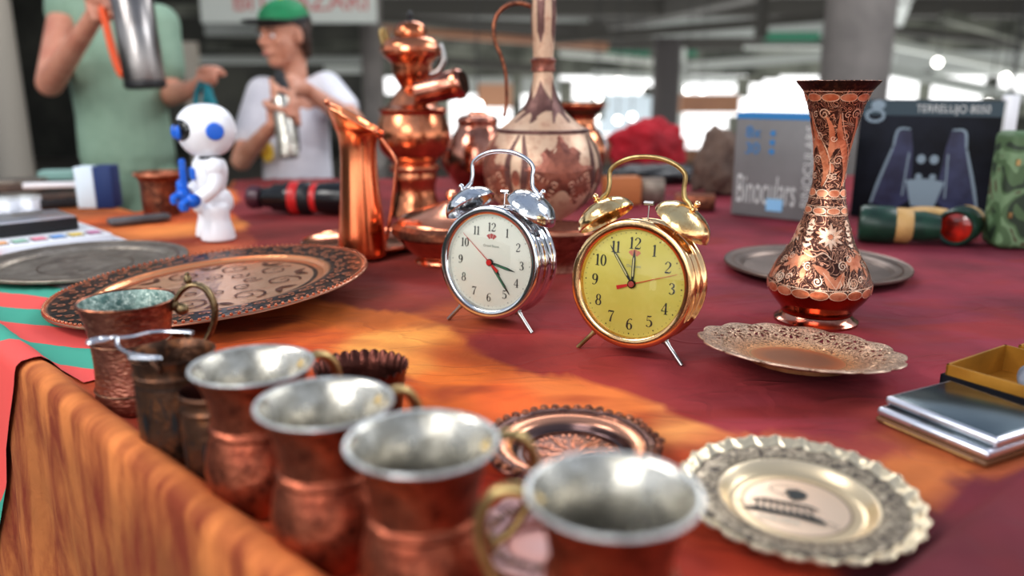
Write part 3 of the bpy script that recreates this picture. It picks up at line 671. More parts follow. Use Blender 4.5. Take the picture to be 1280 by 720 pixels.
# ================================================================== engraved vase
def vase():
    g = G(1019, 401); g.z = TZ
    rows = [(101,100),(104,96),(110,86),(118,77),(130,69),(145,60),(160,53),(176,46),(190,42),(205,39),(220,38),(235,39.5),(250,44.5),(267,51),(285,62),(297,69),(314,88),(332,108),(345,119),(352,123),(361,121),(370,110),(378,96),(385,85),(388,84)]
    pr = rows_profile(g, rows); top = pr[0][1]; outer = spline(pr, 4)
    root = thing('engraved_vase', 'tall copper vase engraved all over with flowers and scrolls, flared rim, behind the pierced plate', 'vase', g, R(0))
    body = outer + [(r * .93, z) for r, z in []]
    inn = [(max(r - .0015, .001), z) for r, z in outer[::-1] if z > top * .35]
    vb = MB().lathe([(0, pr[-1][1] - .002)] + outer[::-1] + [(pr[0][0] - .0012, top + .0008)] + [(r - .0016, z) for r, z in outer[1:] if z > top * .3] + [(0, top * .3)], 96).out('body', M['filigree'], root, ang=60)
    zf = pr[-1][1]; MB().lathe([(0, 0), (.0485, 0), (.0487, .004), (.046, .006), (.0435, .0075), (.0405, .012), (.0395, zf - .003), (.041, zf + .001), (0, zf + .001)], 72).out('foot', M['vase_foot'], root, ang=30)
    def mapper(th0, off):
        def mp(x, y):
            z = min(max(y, zf), top); r = radius_at(outer, z) + off; th = th0 + x / radius_at(outer, z); return V((r * math.cos(th), r * math.sin(th), z))
        return mp
    zr = [z for r, z in pr]
    MB().lathe([(r + .0005, z) for r, z in outer if z >= pr[3][1] + .004], 96).out('plain_lip', M['dark_patina'], vb, ang=60)
    # plain polished band under the ornament and above the foot
    ztop = pr[19][1] - .006
    low = [(r + .0004, z) for r, z in outer if zf - .001 <= z <= ztop + .002]
    MB().lathe(low, 96).out('polished_band', M['vase_red'], vb, ang=60)
    c, l = Draw(None), Draw(None); random.seed(3); FR = R(-90)
    def ring_ovals(z, n, a, b, dr, ringd, col=0):
        for k in range(n):
            for D, off in ((l, .0006), (c, .0009)):
                D.mp = mapper(FR + 2 * PI * k / n, off)
            l.oval(0, z, a, b); c.oval(0, z, a, b, ring=.0008)
    rA = lambda z: radius_at(outer, z)
    zA = zr[3] - .003; ring_ovals(zA, 11, rA(zA) * PI / 11 * .95, .0042, l, c)
    zB = zr[11] - .004; ring_ovals(zB, 9, rA(zB) * PI / 9 * .95, .0042, l, c)
    zC = zr[13] + .006; ring_ovals(zC, 9, rA(zC) * PI / 9 * .9, .0036, l, c)
    zD = ztop + .003; ring_ovals(zD, 18, rA(zD) * PI / 18 * .98, .0052, l, c)
    # upper field: long curling leaves with spirals
    for k in range(5):
        th = FR + 2 * PI * k / 5 + .25
        for z0, z1, s in ((zB + .008, zA - .012, 1), ):
            l.mp = mapper(th, .0006); c.mp = mapper(th, .0009); h = z1 - z0
            l.rib([(.004, z0, .002), (.007, z0 + h * .2, .006), (.002, z0 + h * .45, .0085), (-.008, z0 + h * .7, .006), (-.012, z0 + h * .93, .001)], .005)
            c.rib([(.006, z0, .0009), (.0115, z0 + h * .2, .0009), (.008, z0 + h * .45, .0011), (-.003, z0 + h * .7, .0009), (-.011, z0 + h * .95, .0009)], .001)
            l.rib([(.006, z0 + h * .25, .001), (.012, z0 + h * .5, .006), (.013, z0 + h * .75, .0055), (.008, z0 + h * .9, .002)], .005)
            c.spiral(.006, z0 + h * .93, .0062, .0014, 1.6, 0); c.spiral(-.004, z0 + h * .92, .0038, .0011, 1.3, 1)
            c.spiral(-.001, z0 + h * .64, .0045, .0011, 1.4, 2, -1); c.spiral(.0145, z0 + h * .62, .0036, .001, 1.4, 0, -1)
            c.spiral(-.004, z0 + h * .34, .0055, .0014, 1.7, .4); c.spiral(.0135, z0 + h * .33, .0034, .001, 1.4, 2)
            c.spiral(-.006, z0 + h * .12, .004, .0012, 1.4, 1); c.spiral(.012, z0 + h * .12, .0036, .001, 1.4, 3, -1)
            l.petal(-.008, z0 + h * .18, .013, .003, R(110)); l.petal(.010, z0 + h * .42, .012, .0026, R(60)); l.petal(-.009, z0 + h * .48, .014, .003, R(80))
    # lower field: daisies, big leaves, scrolls
    for k in range(4):
        th = FR + 2 * PI * k / 4 - .12; z0 = zD + .006; z1 = zC - .006; h = z1 - z0
        c.mp = mapper(th, .0009); l.mp = mapper(th, .0006)
        cy = z0 + h * .72
        for j in range(12): c.petal(.0025 * math.cos(2 * PI * j / 12), cy + .0025 * math.sin(2 * PI * j / 12), .0135 if j % 2 else .0105, .0019, 2 * PI * j / 12)
        l.oval(0, cy, .0027, .0027)
        for sx in (-1, 1):
            for j in range(5): c.petal(sx * (.017 + .002 * j), cy + .012 - j * .006, .0085, .0018, R(90 - sx * 40 - sx * j * 8))
        l.petal(.004, z0 + .002, .022, .0055, R(128)); l.petal(.004, z0 + .002, .021, .005, R(62)); l.petal(-.002, z0 + h * .2, .022, .004, R(150))
        for A_, Lp in ((R(128), .022), (R(62), .021)):
            c.rib([(.004, z0 + .002), (.004 + Lp * math.cos(A_) * .5, z0 + .002 + Lp * math.sin(A_) * .5), (.004 + Lp * math.cos(A_), z0 + .002 + Lp * math.sin(A_))], .0007, sm=False)
        c.spiral(.012, z0 + h * .33, .0055, .0014, 1.8, 0); c.spiral(-.016, z0 + h * .12, .0052, .0013, 1.6, 1, -1); c.spiral(.025, z0 + h * .1, .0075, .0016, 2, 2)
        c.spiral(-.026, z0 + h * .3, .0048, .0013, 1.6, 1); c.spiral(.0215, z0 + h * .42, .004, .0012, 1.4, 2)
        c.spiral(.036, z0 + h * .13, .0045, .0013, 1.5, 0)
        for j in range(5): l.petal(.030, z0 + h * .42, .0165, .0040, R(200 + j * 38))
        for j in range(6): c.rib([(.008 + j * .0035, z0 + .003, .0007), (.010 + j * .0035, z0 + .007, .0013), (.0085 + j * .0035, z0 + .011, .0006)], .001)
        c.rib([(-.032, z0 + h * .5, .001), (-.02, z0 + h * .44, .0014), (-.008, z0 + h * .5, .0014), (.0, z0 + h * .42, .001)], .001)
        l.petal(-.030, z0 + h * .52, .016, .0035, R(-40)); l.petal(-.034, z0 + h * .14, .014, .0035, R(70))
    for z in (zA + .0065, zB - .006, zC + .005, zC - .005, zD + .0062):
        c.mp = mapper(0, .0008); r0 = rA(z); c.rib([(2 * PI * r0 * k / 60, z) for k in range(61)], .0007, sm=False)
    l.out('engraved_leaves', M['leaf'], vb); c.out('engraved_scrolls', M['cream'], vb)
vase()
# ================================================================== plates and trays
def plate_pts(keys, t=.0012): return keys + [(max(r - .0, 0), z - t) for r, z in keys[::-1]]
# silver scalloped plate
def silver_plate():
    c = V((.190, .482, TZ + .004)); root = thing('silver_plate', 'silver souvenir plate with scalloped rim and engraved temple, nearest right', 'plate', c, 0); root.scale = (.90, .90, .9); root.rotation_euler = (R(2.5), 0, 0)
    prof = spline([(0, .003), (.038, .003), (.047, .0032), (.0505, .0055), (.055, .010), (.058, .0112), (.072, .0125), (.0755, .0118), (.080, .0135), (.0845, .0165), (.0868, .0160)], 5)
    def mod(a, r, z, i):
        k = max(0, (r - .073) / .0135); lobe = math.cos(26 * a)
        return r + .0016 * k * lobe, z + .0022 * math.sin(PI * min(k, 1)) * lobe * .9 + .0006 * k * math.cos(52 * a)
    m = m_radial('silver_plate_engraved', [(0, (226, 200, 176)), (.037, (224, 198, 172)), (.0385, (120, 96, 78)), (.040, (206, 184, 150)), (.049, (216, 196, 162)), (.0565, (226, 208, 178)), (.058, (110, 98, 82)), (.060, (178, 164, 142)), (.0735, (172, 158, 138)), (.075, (96, 84, 70)), (.078, (216, 202, 174)), (.088, (206, 190, 162))], .3, .75, (.0575, .0765), .6, 120, (84, 74, 66))
    full = prof + [(r, z - .0014) for r, z in prof[::-1]]
    MB().lathe(full, 208, mod=mod).out('dish', m, root, ang=50)
    # drawing in the middle, facing the camera
    a = R(-12); zz = .0038; K = 1.2
    def mp(x, y): x *= K; y *= K; return V((x * math.cos(a) - y * math.sin(a) - .008, x * math.sin(a) + y * math.cos(a) + .001, zz))
    d = Draw(mp)
    d.rib([(-.020, .0035, .0012), (-.012, .0048, .0022), (.014, .0005, .0022), (.019, -.003, .0014)], .002, sm=False); d.rib([(-.021, -.0050), (.018, -.0118)], .0012, sm=False)
    d.fill([(-.028, -.0075), (-.020, -.0055), (.019, -.012), (.022, -.0185), (.012, -.014)], 1)
    d.out('engraved_temple_base', M['ink'], root)
    d = Draw(mp)
    for k in range(9): d.rib([(-.0165 + k * .0038, .0030 - k * .00085), (-.0168 + k * .0040, -.0075 - k * .0008)], .0016, sm=False)
    d.rib([(-.030, .001), (-.020, -.004)], .0006, sm=False); d.rib([(.020, -.014), (.028, -.019), (.024, -.021)], .0005)
    d.out('engraved_columns', M['ink'], root)
    d = Draw(mp); d.oval(.002, .0185, .0095, .006, R(-10), ring=.0005)
    d.fill([(.001, .0165), (.004, .019), (.009, .0195), (.014, .017), (.015, .013), (.011, .0085), (.006, .0075), (.003, .0095), (.0035, .0135)], 1)
    d.out('engraved_medallion', M['ink'], root)
    t = text_part('engraved_caption', 'ANKARA', .0068, M['ink_soft'], root, mp(-.006, -.0175) , (0, 0, a - R(10)), .00003, sx=1.1)
silver_plate()
def copper_plate():
    c = V((.046, .565, TZ + .001)); root = thing('copper_plate', 'small copper plate with beaded rim and embossed centre, behind the nearest mug', 'plate', c)
    prof = spline([(0, .0035), (.036, .0035), (.040, .003), (.0425, .0035), (.046, .010), (.052, .0125), (.0555, .0125), (.0575, .0145), (.062, .0150), (.0665, .0135), (.0685, .0115)], 5)
    def mod(a, r, z, i):
        k = max(0, (r - .056) / .012); return r + .0012 * k * math.cos(10 * a), z + .0012 * min(k, 1) * noise.noise(V((math.cos(a) * 9, math.sin(a) * 9, r * 260))) * 1.6
    m = m_radial('copper_plate_embossed', [(0, (112, 76, 66)), (.034, (104, 70, 62)), (.038, (70, 54, 54)), (.0445, (92, 74, 74)), (.047, (222, 160, 128)), (.055, (214, 150, 120)), (.057, (84, 58, 54)), (.069, (120, 80, 70))], .27, .95, (.056, .069), .6, 150, (86, 56, 54))
    MB().lathe(prof + [(r, z - .0014) for r, z in prof[::-1]], 160, mod=mod).out('dish', m, root, ang=55)
    d = Draw(lambda x, y: V((x, y, .0042)))
    for k in range(10):
        a = 2 * PI * k / 10; cx, cy = .022 * math.cos(a), .022 * math.sin(a)
        d.spiral(cx, cy, .006, .0014, 1.5, a, 1); d.rib([(.008 * math.cos(a), .008 * math.sin(a), .0012), (.016 * math.cos(a + .2), .016 * math.sin(a + .2), .0024), (.030 * math.cos(a + .16), .030 * math.sin(a + .16), .0012)], .001)
        for j in (-1, 0, 1): d.petal(.029 * math.cos(a + j * .14 + .3), .029 * math.sin(a + j * .14 + .3), .0062, .0011, a + j * .3 + .3)
    d.out('embossed_flowers', M['leaf'], root)
    b = MB()
    for k in range(90):
        a = 2 * PI * k / 90; b.ell((.0372 * math.cos(a), .0372 * math.sin(a), .0040), .0010, u=6, v=4)
    b.out('bead_ring', M['copper_old'], root)
    b = MB()
    for k in range(44):
        a = 2 * PI * k / 44; r = .0655 + .0015 * math.cos(10 * a); b.ell((r * math.cos(a), r * math.sin(a), .0145), (.0034 if k % 4 else .0048, .0036, .0024), Matrix.Rotation(a, 4, 'Z'), u=8, v=6)
    b.out('rim_blossoms', M['copper_old'], root)
copper_plate()
def pink_plate():
    c = V((.020, .440, TZ + .001)); root = thing('openwork_plate', 'small pinkish copper plate with pierced petals, mostly hidden by the nearest mug', 'plate', c); root.scale = (.74, .74, .9)
    prof = spline([(0, .002), (.026, .0022), (.030, .0045), (.034, .008), (.060, .0115), (.0635, .0112)], 4)
    def mod(a, r, z, i): k = max(0, (r - .03) / .033); return r + .0012 * k * math.cos(12 * a), z + .0010 * k * math.cos(12 * a)
    m = m_radial('pink_copper_engraved', [(0, (180, 140, 136)), (.03, (186, 130, 118)), (.04, (172, 132, 132)), (.06, (184, 140, 136)), (.064, (212, 168, 156))], .45, .35, (.031, .06), .4, 160, (122, 86, 86))
    MB().lathe(prof + [(r, z - .0013) for r, z in prof[::-1]], 120, mod=mod).out('dish', m, root, ang=55)
    d = Draw(lambda x, y: V((x, y, .0088 + (math.hypot(x, y) - .034) * .13 + .0004)))
    for k in range(12):
        a = 2 * PI * k / 12
        for j in (-2, -1, 0, 1, 2): d.petal(.041 * math.cos(a + j * .085), .041 * math.sin(a + j * .085), .0125, .0013, a + j * .2)
    d.out('pierced_petals', M['bronze'], root)
pink_plate()
def pierced_plate():
    c = V((.285, .757, TZ + .001)); c.z += .008; root = thing('pierced_plate', 'pale gold pierced plate with lacy scalloped rim, right of the gold clock', 'plate', c, R(12)); root.rotation_euler = (R(-3.6), R(4.2), R(12)); root.scale = (.94, .94, .94)
    # rim built as a net so the petals are real holes
    NA = 14 * 38; b = MB(); bm = b.b
    def zr(r): return .006 if r < .05 else .006 + (.0145) * sst(.048, .104, r) ** .8
    radii = [0, .02, .04, .045, .05, .054, .058, .062] + [.065 + .00125 * i for i in range(31)]
    rings = []
    for r in radii:
        if r == 0: rings.append([bm.verts.new((0, 0, .006))]); continue
        ring = []
        for k in range(NA):
            a = 2 * PI * k / NA; q = max(0, (r - .085) / .0175); rr = r + .0032 * q * (abs(math.cos(7 * a)) ** .6 * 2 - 1)
            ring.append(bm.verts.new((rr * math.cos(a), rr * math.sin(a), zr(r) + .0006 * q * math.cos(14 * a))))
        rings.append(ring)
    def hole(a, r):
        k = (a * 14 / (2 * PI)) % 1 - .5; x = k * 2 * PI / 14 * r; y = r - .083; rho = math.hypot(x, y)
        if rho < .0028 or rho > .0125: 
            # small ovals between the rosettes
            k2 = (a * 14 / (2 * PI) + .5) % 1 - .5; x2 = k2 * 2 * PI / 14 * r
            return abs(x2) < .0016 and (.073 < r < .077 or .0895 < r < .0925)
        an = math.atan2(y, x); return abs(math.sin(an * 4)) < .70 and rho > .0040 + .002 * abs(math.sin(an * 4))
    for i in range(len(rings) - 1):
        A, B = rings[i], rings[i + 1]
        for k in range(NA):
            k2 = (k + 1) % NA
            if len(A) == 1: bm.faces.new((A[0], B[k], B[k2])); continue
            rm = (radii[i] + radii[i + 1]) / 2; am = 2 * PI * (k + .5) / NA
            if .066 < rm < .097 and hole(am, rm): continue
            bm.faces.new((A[k], B[k], B[k2], A[k2]))
    m = m_radial('pale_gold_filigree', [(0, (150, 118, 98)), (.03, (166, 124, 98)), (.044, (206, 134, 88)), (.054, (236, 184, 132)), (.066, (226, 190, 156)), (.104, (232, 204, 180))], .30, .85, (.05, .104), .5, 210, (136, 98, 74))
    o = b.out('dish', m, root, ang=60); s = o.modifiers.new('s', 'SOLIDIFY'); s.thickness = .0014; s.offset = -1
    b = MB().lathe([(.046, 0), (.050, .0005), (.0505, .006), (.0485, .0062), (.0455, .002)], 64, close=True); b.out('foot_ring', M['brass'], root)
pierced_plate()
def tray():
    c = G(256, 379, .012); c.x, c.y = -.388, 1.035
    root = thing('embossed_tray', 'large round embossed copper tray with dark scrolled rim, behind the hammered mug', 'tray', (c.x - .008, c.y, TZ + .016)); root.rotation_euler = (R(1.0), R(-4.2), 0); root.scale = (.95, .95, .95)
    prof = spline([(0, .004), (.145, .004), (.150, .0045), (.156, .0085), (.160, .0105), (.205, .0125), (.211, .0130), (.2135, .0115)], 5)
    m = m_radial('tray_copper', [(0, (236, 190, 158)), (.135, (236, 186, 150)), (.1365, (50, 42, 40)), (.141, (50, 42, 40)), (.143, (226, 156, 112)), (.157, (236, 166, 118)), (.162, (50, 42, 38)), (.165, (40, 36, 36)), (.205, (40, 36, 36)), (.2075, (196, 140, 110)), (.214, (160, 112, 90))], .28, .8)
    nt = m.node_tree; co = coords(nt); n = N(nt, 'ShaderNodeTexNoise', i_Scale=9.0, i_Detail=3.0, i_Distortion=2.2); nt.links.new(co, n.inputs[0])
    bp = N(nt, 'ShaderNodeBump'); bp.inputs['Strength'].default_value = .7; bp.inputs['Distance'].default_value = .006; nt.links.new(n.outputs[0], bp.inputs['Height']); nt.links.new(bp.outputs[0], nt.nodes['Principled BSDF'].inputs['Normal'])
    MB().lathe(prof + [(r, z - .0018) for r, z in prof[::-1]], 144).out('dish', m, root, ang=55)
    d = Draw(lambda x, y: V((x, y, .0118 + (math.hypot(x, y) - .185) * .045 + .0004)))
    for k in range(34):
        a = 2 * PI * k / 34
        for da, dr, r, s in ((0, .176, .0072, 1), (.09, .192, .0072, -1), (.02, .1995, .0040, 1), (.10, .1705, .0040, -1)):
            d.spiral(dr * math.cos(a + da), dr * math.sin(a + da), r, .0030, 1.3, a + s, s, 14)
        d.petal(.182 * math.cos(a + .05), .182 * math.sin(a + .05), .010, .0020, a + 2.2)
    d.out('rim_scrolls', M['leaf'], root)
    d = Draw(lambda x, y: V((x, y, .0050)))
    random.seed(5)
    for k in range(8):
        a = 2 * PI * k / 8
        d.spiral(.095 * math.cos(a), .095 * math.sin(a), .026, .0035, 1.4, a, 1, 26); d.spiral(.05 * math.cos(a + .4), .05 * math.sin(a + .4), .015, .003, 1.3, a, -1, 20)
        for j in (-1, 1): d.petal(.11 * math.cos(a + .39), .11 * math.sin(a + .39), .026, .005, a + .39 + j * .8)
    o = d.out('embossed_scrolls', M['copper_old'], root)
    b = MB()
    for k in range(150):
        a = 2 * PI * k / 150; b.ell((.2105 * math.cos(a), .2105 * math.sin(a), .0138), .0022, u=6, v=5)
    b.out('bead_border', M['copper'], root)
tray()
def flat_tray(name, label, c, r, m, h=.012, tilt=(0, 0)):
    root = thing(name, label, 'tray', (c[0], c[1], TZ + .002)); root.rotation_euler = (tilt[0], tilt[1], 0)
    prof = spline([(0, .003), (r * .74, .003), (r * .78, .0035), (r * .82, h * .7), (r * .86, h * .85), (r * .97, h), (r * .99, h + .001), (r, h - .001)], 4)
    MB().lathe(prof + [(q, z - .0018) for q, z in prof[::-1]], 110).out('dish', m, root, ang=55)
    b = MB().lathe([(r * .985, h - .0015), (r * 1.0, h - .002), (r * 1.004, h), (r * .998, h + .0018), (r * .985, h + .001)], 110, close=True); b.out('rolled_rim', m, root)
    d = Draw(lambda x, y: V((x, y, h * .96 + .0004 if math.hypot(x, y) > r * .8 else .0036)))
    for rr in (.45, .9): d.rib([(rr * r * math.cos(2 * PI * k / 64), rr * r * math.sin(2 * PI * k / 64)) for k in range(65)], .0016, sm=False)
    d.out('engraved_rings', M['bronze'], root)
flat_tray('pewter_tray', 'dull grey pewter tray lying on the striped cloth at the left edge', (-.668, 1.225), .150, M['pewter'])
flat_tray('plain_tray', 'plain grey-brown round tray lying behind the engraved vase', (.466, 1.200), .136, M['pewter2'])

# ================================================================== mugs in front
def strap_handle(root, pts, w, t, m, name='handle'):
    b = MB().tube(pts, w, 12, flat=t); return b.out(name, m, root)
MUG = spline([(.0300, 0), (.0320, .0015), (.0318, .004), (.0330, .010), (.0352, .020), (.0356, .028), (.0340, .040), (.0308, .050), (.0293, .0535), (.0305, .0545), (.0315, .0565), (.0305, .0585), (.0290, .0600), (.0290, .064), (.0305, .075), (.0335, .086), (.0385, .0955), (.0402, .0978)], 4)
def mug():
    root = thing('copper_mug', 'x', 'mug')
    MB().lathe([(0, .001)] + MUG, 72).out('body', M['copper_mug'], root, ang=40)
    inner = [(.0402, .0978), (.0398, .0988), (.0386, .0980), (.0372, .0958), (.0322, .086), (.0294, .075), (.028, .064), (.028, .058), (.0298, .050), (.033, .038), (.034, .024), (.030, .007), (0, .005)]
    MB().lathe(inner, 72).out('lining', M['tin'], root, ang=60)
    MB().lathe([(.0384, .0964), (.0398, .0968), (.0408, .0980), (.0403, .0991), (.0386, .0988)], 72, close=True).out('rim', M['tin_rim'], root, ang=60)
    pts = [(.0335, 0, .088), (.044, 0, .094), (.056, 0, .0905), (.063, 0, .076), (.061, 0, .055), (.050, 0, .036), (.0365, 0, .028)]
    h = strap_handle(root, pts, [.0035, .0038, .0042, .0042, .004, .0036, .0032], .8, M['brass'])
    for q, sz in (((.0365, 0, .088), (.003, .0055, .006)), ((.037, 0, .029), (.0028, .005, .006))): MB().ell(q, sz, u=12, v=8).out('rivet_plate', M['brass'], h)
    return root
mg = mug()
MP = [((-.173, .503), R(42), 'copper mug with tinned inside, third from the front in the row, beside the scalloped cup'),
      ((-.110, .4386), R(38), 'copper mug with tinned inside, second from the front, between two others'),
      ((-.0470, .386), R(20), 'copper mug with tinned inside, front left, beside the embossed copper plate'),
      ((.0465, .332), R(168), 'nearest copper mug, brass handle turned left over the pinkish plate')]
for i, (p, rz, lb) in enumerate(MP):
    if i == 0: mg.location = (*p, TZ + .001); mg.rotation_euler = (0, 0, rz); mg['label'] = lb; mg['group'] = 'tinned copper mugs in a row'
    else: dup(mg, (*p, TZ + .001), rz, lb)
# hammered mug
def hammered():
    root = thing('hammered_mug', 'brown hammered copper mug with ornate brass handle, furthest left of the row', 'mug', (-.337, .675, TZ + .001), R(4))
    pr = spline([(.0335, 0), (.0345, .002), (.0340, .012), (.0325, .028), (.0322, .045), (.0335, .065), (.0365, .084), (.0395, .0945), (.0400, .0960)], 5)
    MB().lathe([(0, .001)] + pr, 80).out('body', M['copper_hammer'], root, ang=50)
    MB().lathe([(.0400, .0960), (.0392, .0968), (.0383, .0958), (.034, .078), (.031, .05), (.032, .01), (0, .006)], 72).out('lining', M['tin_green'], root, ang=60)
    MB().lathe([(.0388, .0945), (.0402, .0948), (.0408, .0962), (.0396, .0972), (.0384, .0962)], 72, close=True).out('rim', M['copper_old'], root)
    for z in (.0615, .0175): MB().lathe([(radius_at(pr, z) + .0004, z - .0008), (radius_at(pr, z) + .0012, z), (radius_at(pr, z) + .0004, z + .0008)], 64).out('engraved_line', M['bronze'], root)
    pts = [(.036, 0, .086), (.042, 0, .096), (.050, 0, .1055), (.060, 0, .109), (.070, 0, .103), (.0745, 0, .088), (.072, 0, .072), (.064, 0, .058), (.052, 0, .044), (.038, 0, .036), (.0315, 0, .034)]
    h = strap_handle(root, pts, [.003, .003, .0032, .0036, .004, .004, .0038, .0034, .003, .003, .0025], .75, M['brass_old'])
    MB().ell((.054, 0, .114), (.0035, .003, .0045), u=12, v=8).ell((.054, 0, .1185), .002, u=10, v=6).out('finial', M['brass_old'], h)
    MB().ell((.046, 0, .087), (.0065, .004, .0055), u=12, v=8).ell((.0405, 0, .091), (.004, .0035, .006), u=12, v=8).out('scroll', M['brass_old'], h)
    b = MB(); b.tube([(.0335, 0, .028), (.041, 0, .030), (.049, 0, .036), (.054, 0, .044)], [.002, .0026, .0026, .002], 8); b.out('brace', M['brass_old'], h)
hammered()
def pot():
    root = thing('bronze_pot', 'small dark bronze pot with a twisted wire bail lying over its rim', 'pot', (-.255, .570, TZ + .001), 0)
    pr = spline([(.0270, 0), (.0285, .003), (.0288, .020), (.0288, .050), (.0286, .068), (.0296, .0705), (.0284, .0725), (.0286, .078), (.0302, .0835), (.0310, .0848)], 5)
    MB().lathe([(0, .001)] + pr, 72).out('body', M['bronze'], root, ang=40)
    MB().lathe([(.0310, .0848), (.0303, .0853), (.0294, .0838), (.0275, .078), (.0272, .05), (.0265, .010), (0, .008)], 64).out('lining', M['bronze'], root, ang=60)
    d = Draw(lambda x, y: V(((radius_at(pr, y) + .0005) * math.cos(x / .0288), (radius_at(pr, y) + .0005) * math.sin(x / .0288), y)))
    for k in range(8):
        x = 2 * PI * .0288 * k / 8; d.rib([(x, .058), (x + .0085, .022), (x + .0170, .058)], .0012, sm=False); d.petal(x + .0085, .030, .018, .0022, R(90))
        for j in range(4): d.oval(x + .019, .014 + j * .009, .0010, .0010, n=8)
    for z in (.064, .012): d.rib([(2 * PI * .0288 * k / 48, z) for k in range(49)], .0008, sm=False)
    d.out('engraving', M['black'], root)
    for lug in (-1, 1): b = MB(); b.tube([(.004 + -.001, lug * .0285, .078), (.003, lug * .0315, .081), (.0, lug * .032, .086), (-.002, lug * .030, .088)], .0016, 8); b.out('lug', M['bronze'], root)
    L = [(.004, .0290, .0900), (-.012, .0305, .0905), (-.026, .026, .0915), (-.034, .012, .0925), (-.045, .006, .0930), (-.056, .008, .0925), (-.0625, .003, .0920), (-.060, -.003, .0920), (-.051, .002, .0925), (-.043, .004, .0945), (-.036, -.008, .0915), (-.024, -.020, .0905), (-.008, -.027, .0900), (.002, -.0275, .0895), (.003, -.0305, .0895), (-.010, -.0305, .0895), (-.018, -.0285, .0895)]
    MB().tube(L, .0014, 8).tube([(.004, .0290, .0900), (.001, .0325, .0895), (-.013, .0335, .0895), (-.018, .031, .0898)], .0016, 8).out('wire_bail', M['wire'], root)
pot()
def cup_ringed():
    root = thing('ringed_cup', 'small dark bronze cup with two raised rings, tucked behind a copper mug', 'cup', (-.212, .532, TZ + .001))
    pr = spline([(.0205, 0), (.0225, .003), (.0232, .020), (.0236, .045), (.0230, .055), (.0238, .0575), (.0228, .060), (.0228, .065), (.0245, .0680), (.0236, .0700)], 5)
    MB().lathe([(0, .001)] + pr, 64).out('body', M['bronze'], root, ang=35)
    MB().lathe([(.0236, .0700), (.0228, .0702), (.0215, .066), (.021, .02), (.019, .008), (0, .007)], 56).out('lining', M['bronze_brown'], root, ang=60)
    d = Draw(lambda x, y: V(((radius_at(pr, y) + .0004) * math.cos(x / .0235), (radius_at(pr, y) + .0004) * math.sin(x / .0235), y)))
    for k in range(8):
        x = 2 * PI * .0235 * k / 8; d.petal(x, .020, .020, .0024, R(90)); d.oval(x, .018, .002, .002, n=10); d.oval(x + .009, .038, .0011, .0011, n=8)
    d.out('engraving', M['black'], root)
cup_ringed()
def cup_scallop():
    root = thing('scalloped_cup', 'low brown copper cup with a toothed rim, behind the copper mugs', 'cup', (-.123, .617, TZ + .001))
    def mod(a, r, z, i): return (r, z * 1.18 + (.0032 * abs(math.sin(14 * a)) ** .7 if z > .0458 else 0))
    pr = [(.028, 0), (.030, .002), (.0325, .020), (.0345, .034), (.0352, .0365), (.0350, .039), (.0372, .0455), (.0384, .0465)]
    MB().lathe([(0, .001)] + pr, 168, mod=mod).out('body', M['bronze_brown'], root, ang=40)
    MB().lathe([(.0384, .0465), (.0374, .0462), (.0338, .037), (.031, .02), (.027, .005), (0, .004)], 168, mod=mod).out('lining', M['bronze_brown'], root, ang=60)
cup_scallop()

# ================================================================== cases and boxes at the right
def cases():
    a = R(-63)
    base = G(1092, 528); ux, uy = math.cos(a), math.sin(a)
    for i, (z, off, m, e, nm, lb, th) in enumerate(((.001, (.000, .000), M['brown_leather'], M['brown_leather'], 'leather_case', 'thin brown case at the bottom of the pile, under two silver cases', .006),
            (.0078, (.0000, -.001), M['case_top'], M['case_edge'], 'silver_case', 'silver metal case in the middle of the pile beside the gold-edged box', .0075),
            (.0158, (.008, .003), M['case_top'], M['case_edge'], 'silver_case', 'uppermost silver metal case with brushed grey lid, beside the gold-edged box', .0075))):
        root = thing(nm, lb, 'case', (base.x + off[0], base.y + off[1], TZ + z), a, group=None)
        LX, LY = (.099, .085)
        MB().box((LX, LY, th), (LX / 2, LY / 2, th / 2), bev=.0034, seg=4).out('shell', e, root, ang=30)
        if i: MB().box((LX - .008, LY - .008, .0008), (LX / 2, LY / 2, th + .0001), bev=.0003).out('lid_panel', m, root); MB().box((LX * .3, .001, .0012), (LX / 2, -.0002, th / 2)).out('clasp', M['steel'], root)
        else: MB().box((LX - .02, .0008, .0010), (LX / 2, -.0003, th / 2)).out('stitching', M['tan'], root)
cases()
def giftbox(u, v, a, lb, fill, sx=.14, sy=.11):
    p = G(u, v); root = thing('gift_box', lb, 'box', (p.x, p.y, TZ + .001), a)
    h, t = .020, .0022
    MB().box((sx, sy, .002), (sx / 2, sy / 2, .001)).box((sx, t, h), (sx / 2, t / 2, h / 2)).box((sx, t, h), (sx / 2, sy - t / 2, h / 2)).box((t, sy, h), (t / 2, sy / 2, h / 2)).box((t, sy, h), (sx - t / 2, sy / 2, h / 2)).out('outer_box', M['box_black'], root)
    e = t + .0005; h2 = .030; X, Y = sx - 2 * e, sy - 2 * e; b = MB()
    b.box((X, t, h2 - .002), (sx / 2, e + t / 2, h2 / 2 + .001)).box((X, t, h2 - .002), (sx / 2, sy - e - t / 2, h2 / 2 + .001)).box((t, Y, h2 - .002), (e + t / 2, sy / 2, h2 / 2 + .001)).box((t, Y, h2 - .002), (sx - e - t / 2, sy / 2, h2 / 2 + .001)).box((X, Y, .002), (sx / 2, sy / 2, .0035))
    b.out('inner_tray', M['goldpaper'], root)
    if fill:
        q = MB().ell((0, 0, 0), (.045, .034, .018), u=36, v=20)
        for v in q.b.verts: v.co += v.normal * .003 * noise.noise(v.co * 60)
        c = root.matrix_basis @ V((sx * .62, sy * .52, .024)); o = q.out('marbled_stone', M['stone']); o.location = (c.x, c.y, TZ + .025); o.rotation_euler = (0, 0, a + R(20))
        tag(o, 'grey marbled rounded lump lying in the open gold-lined box', 'stone')
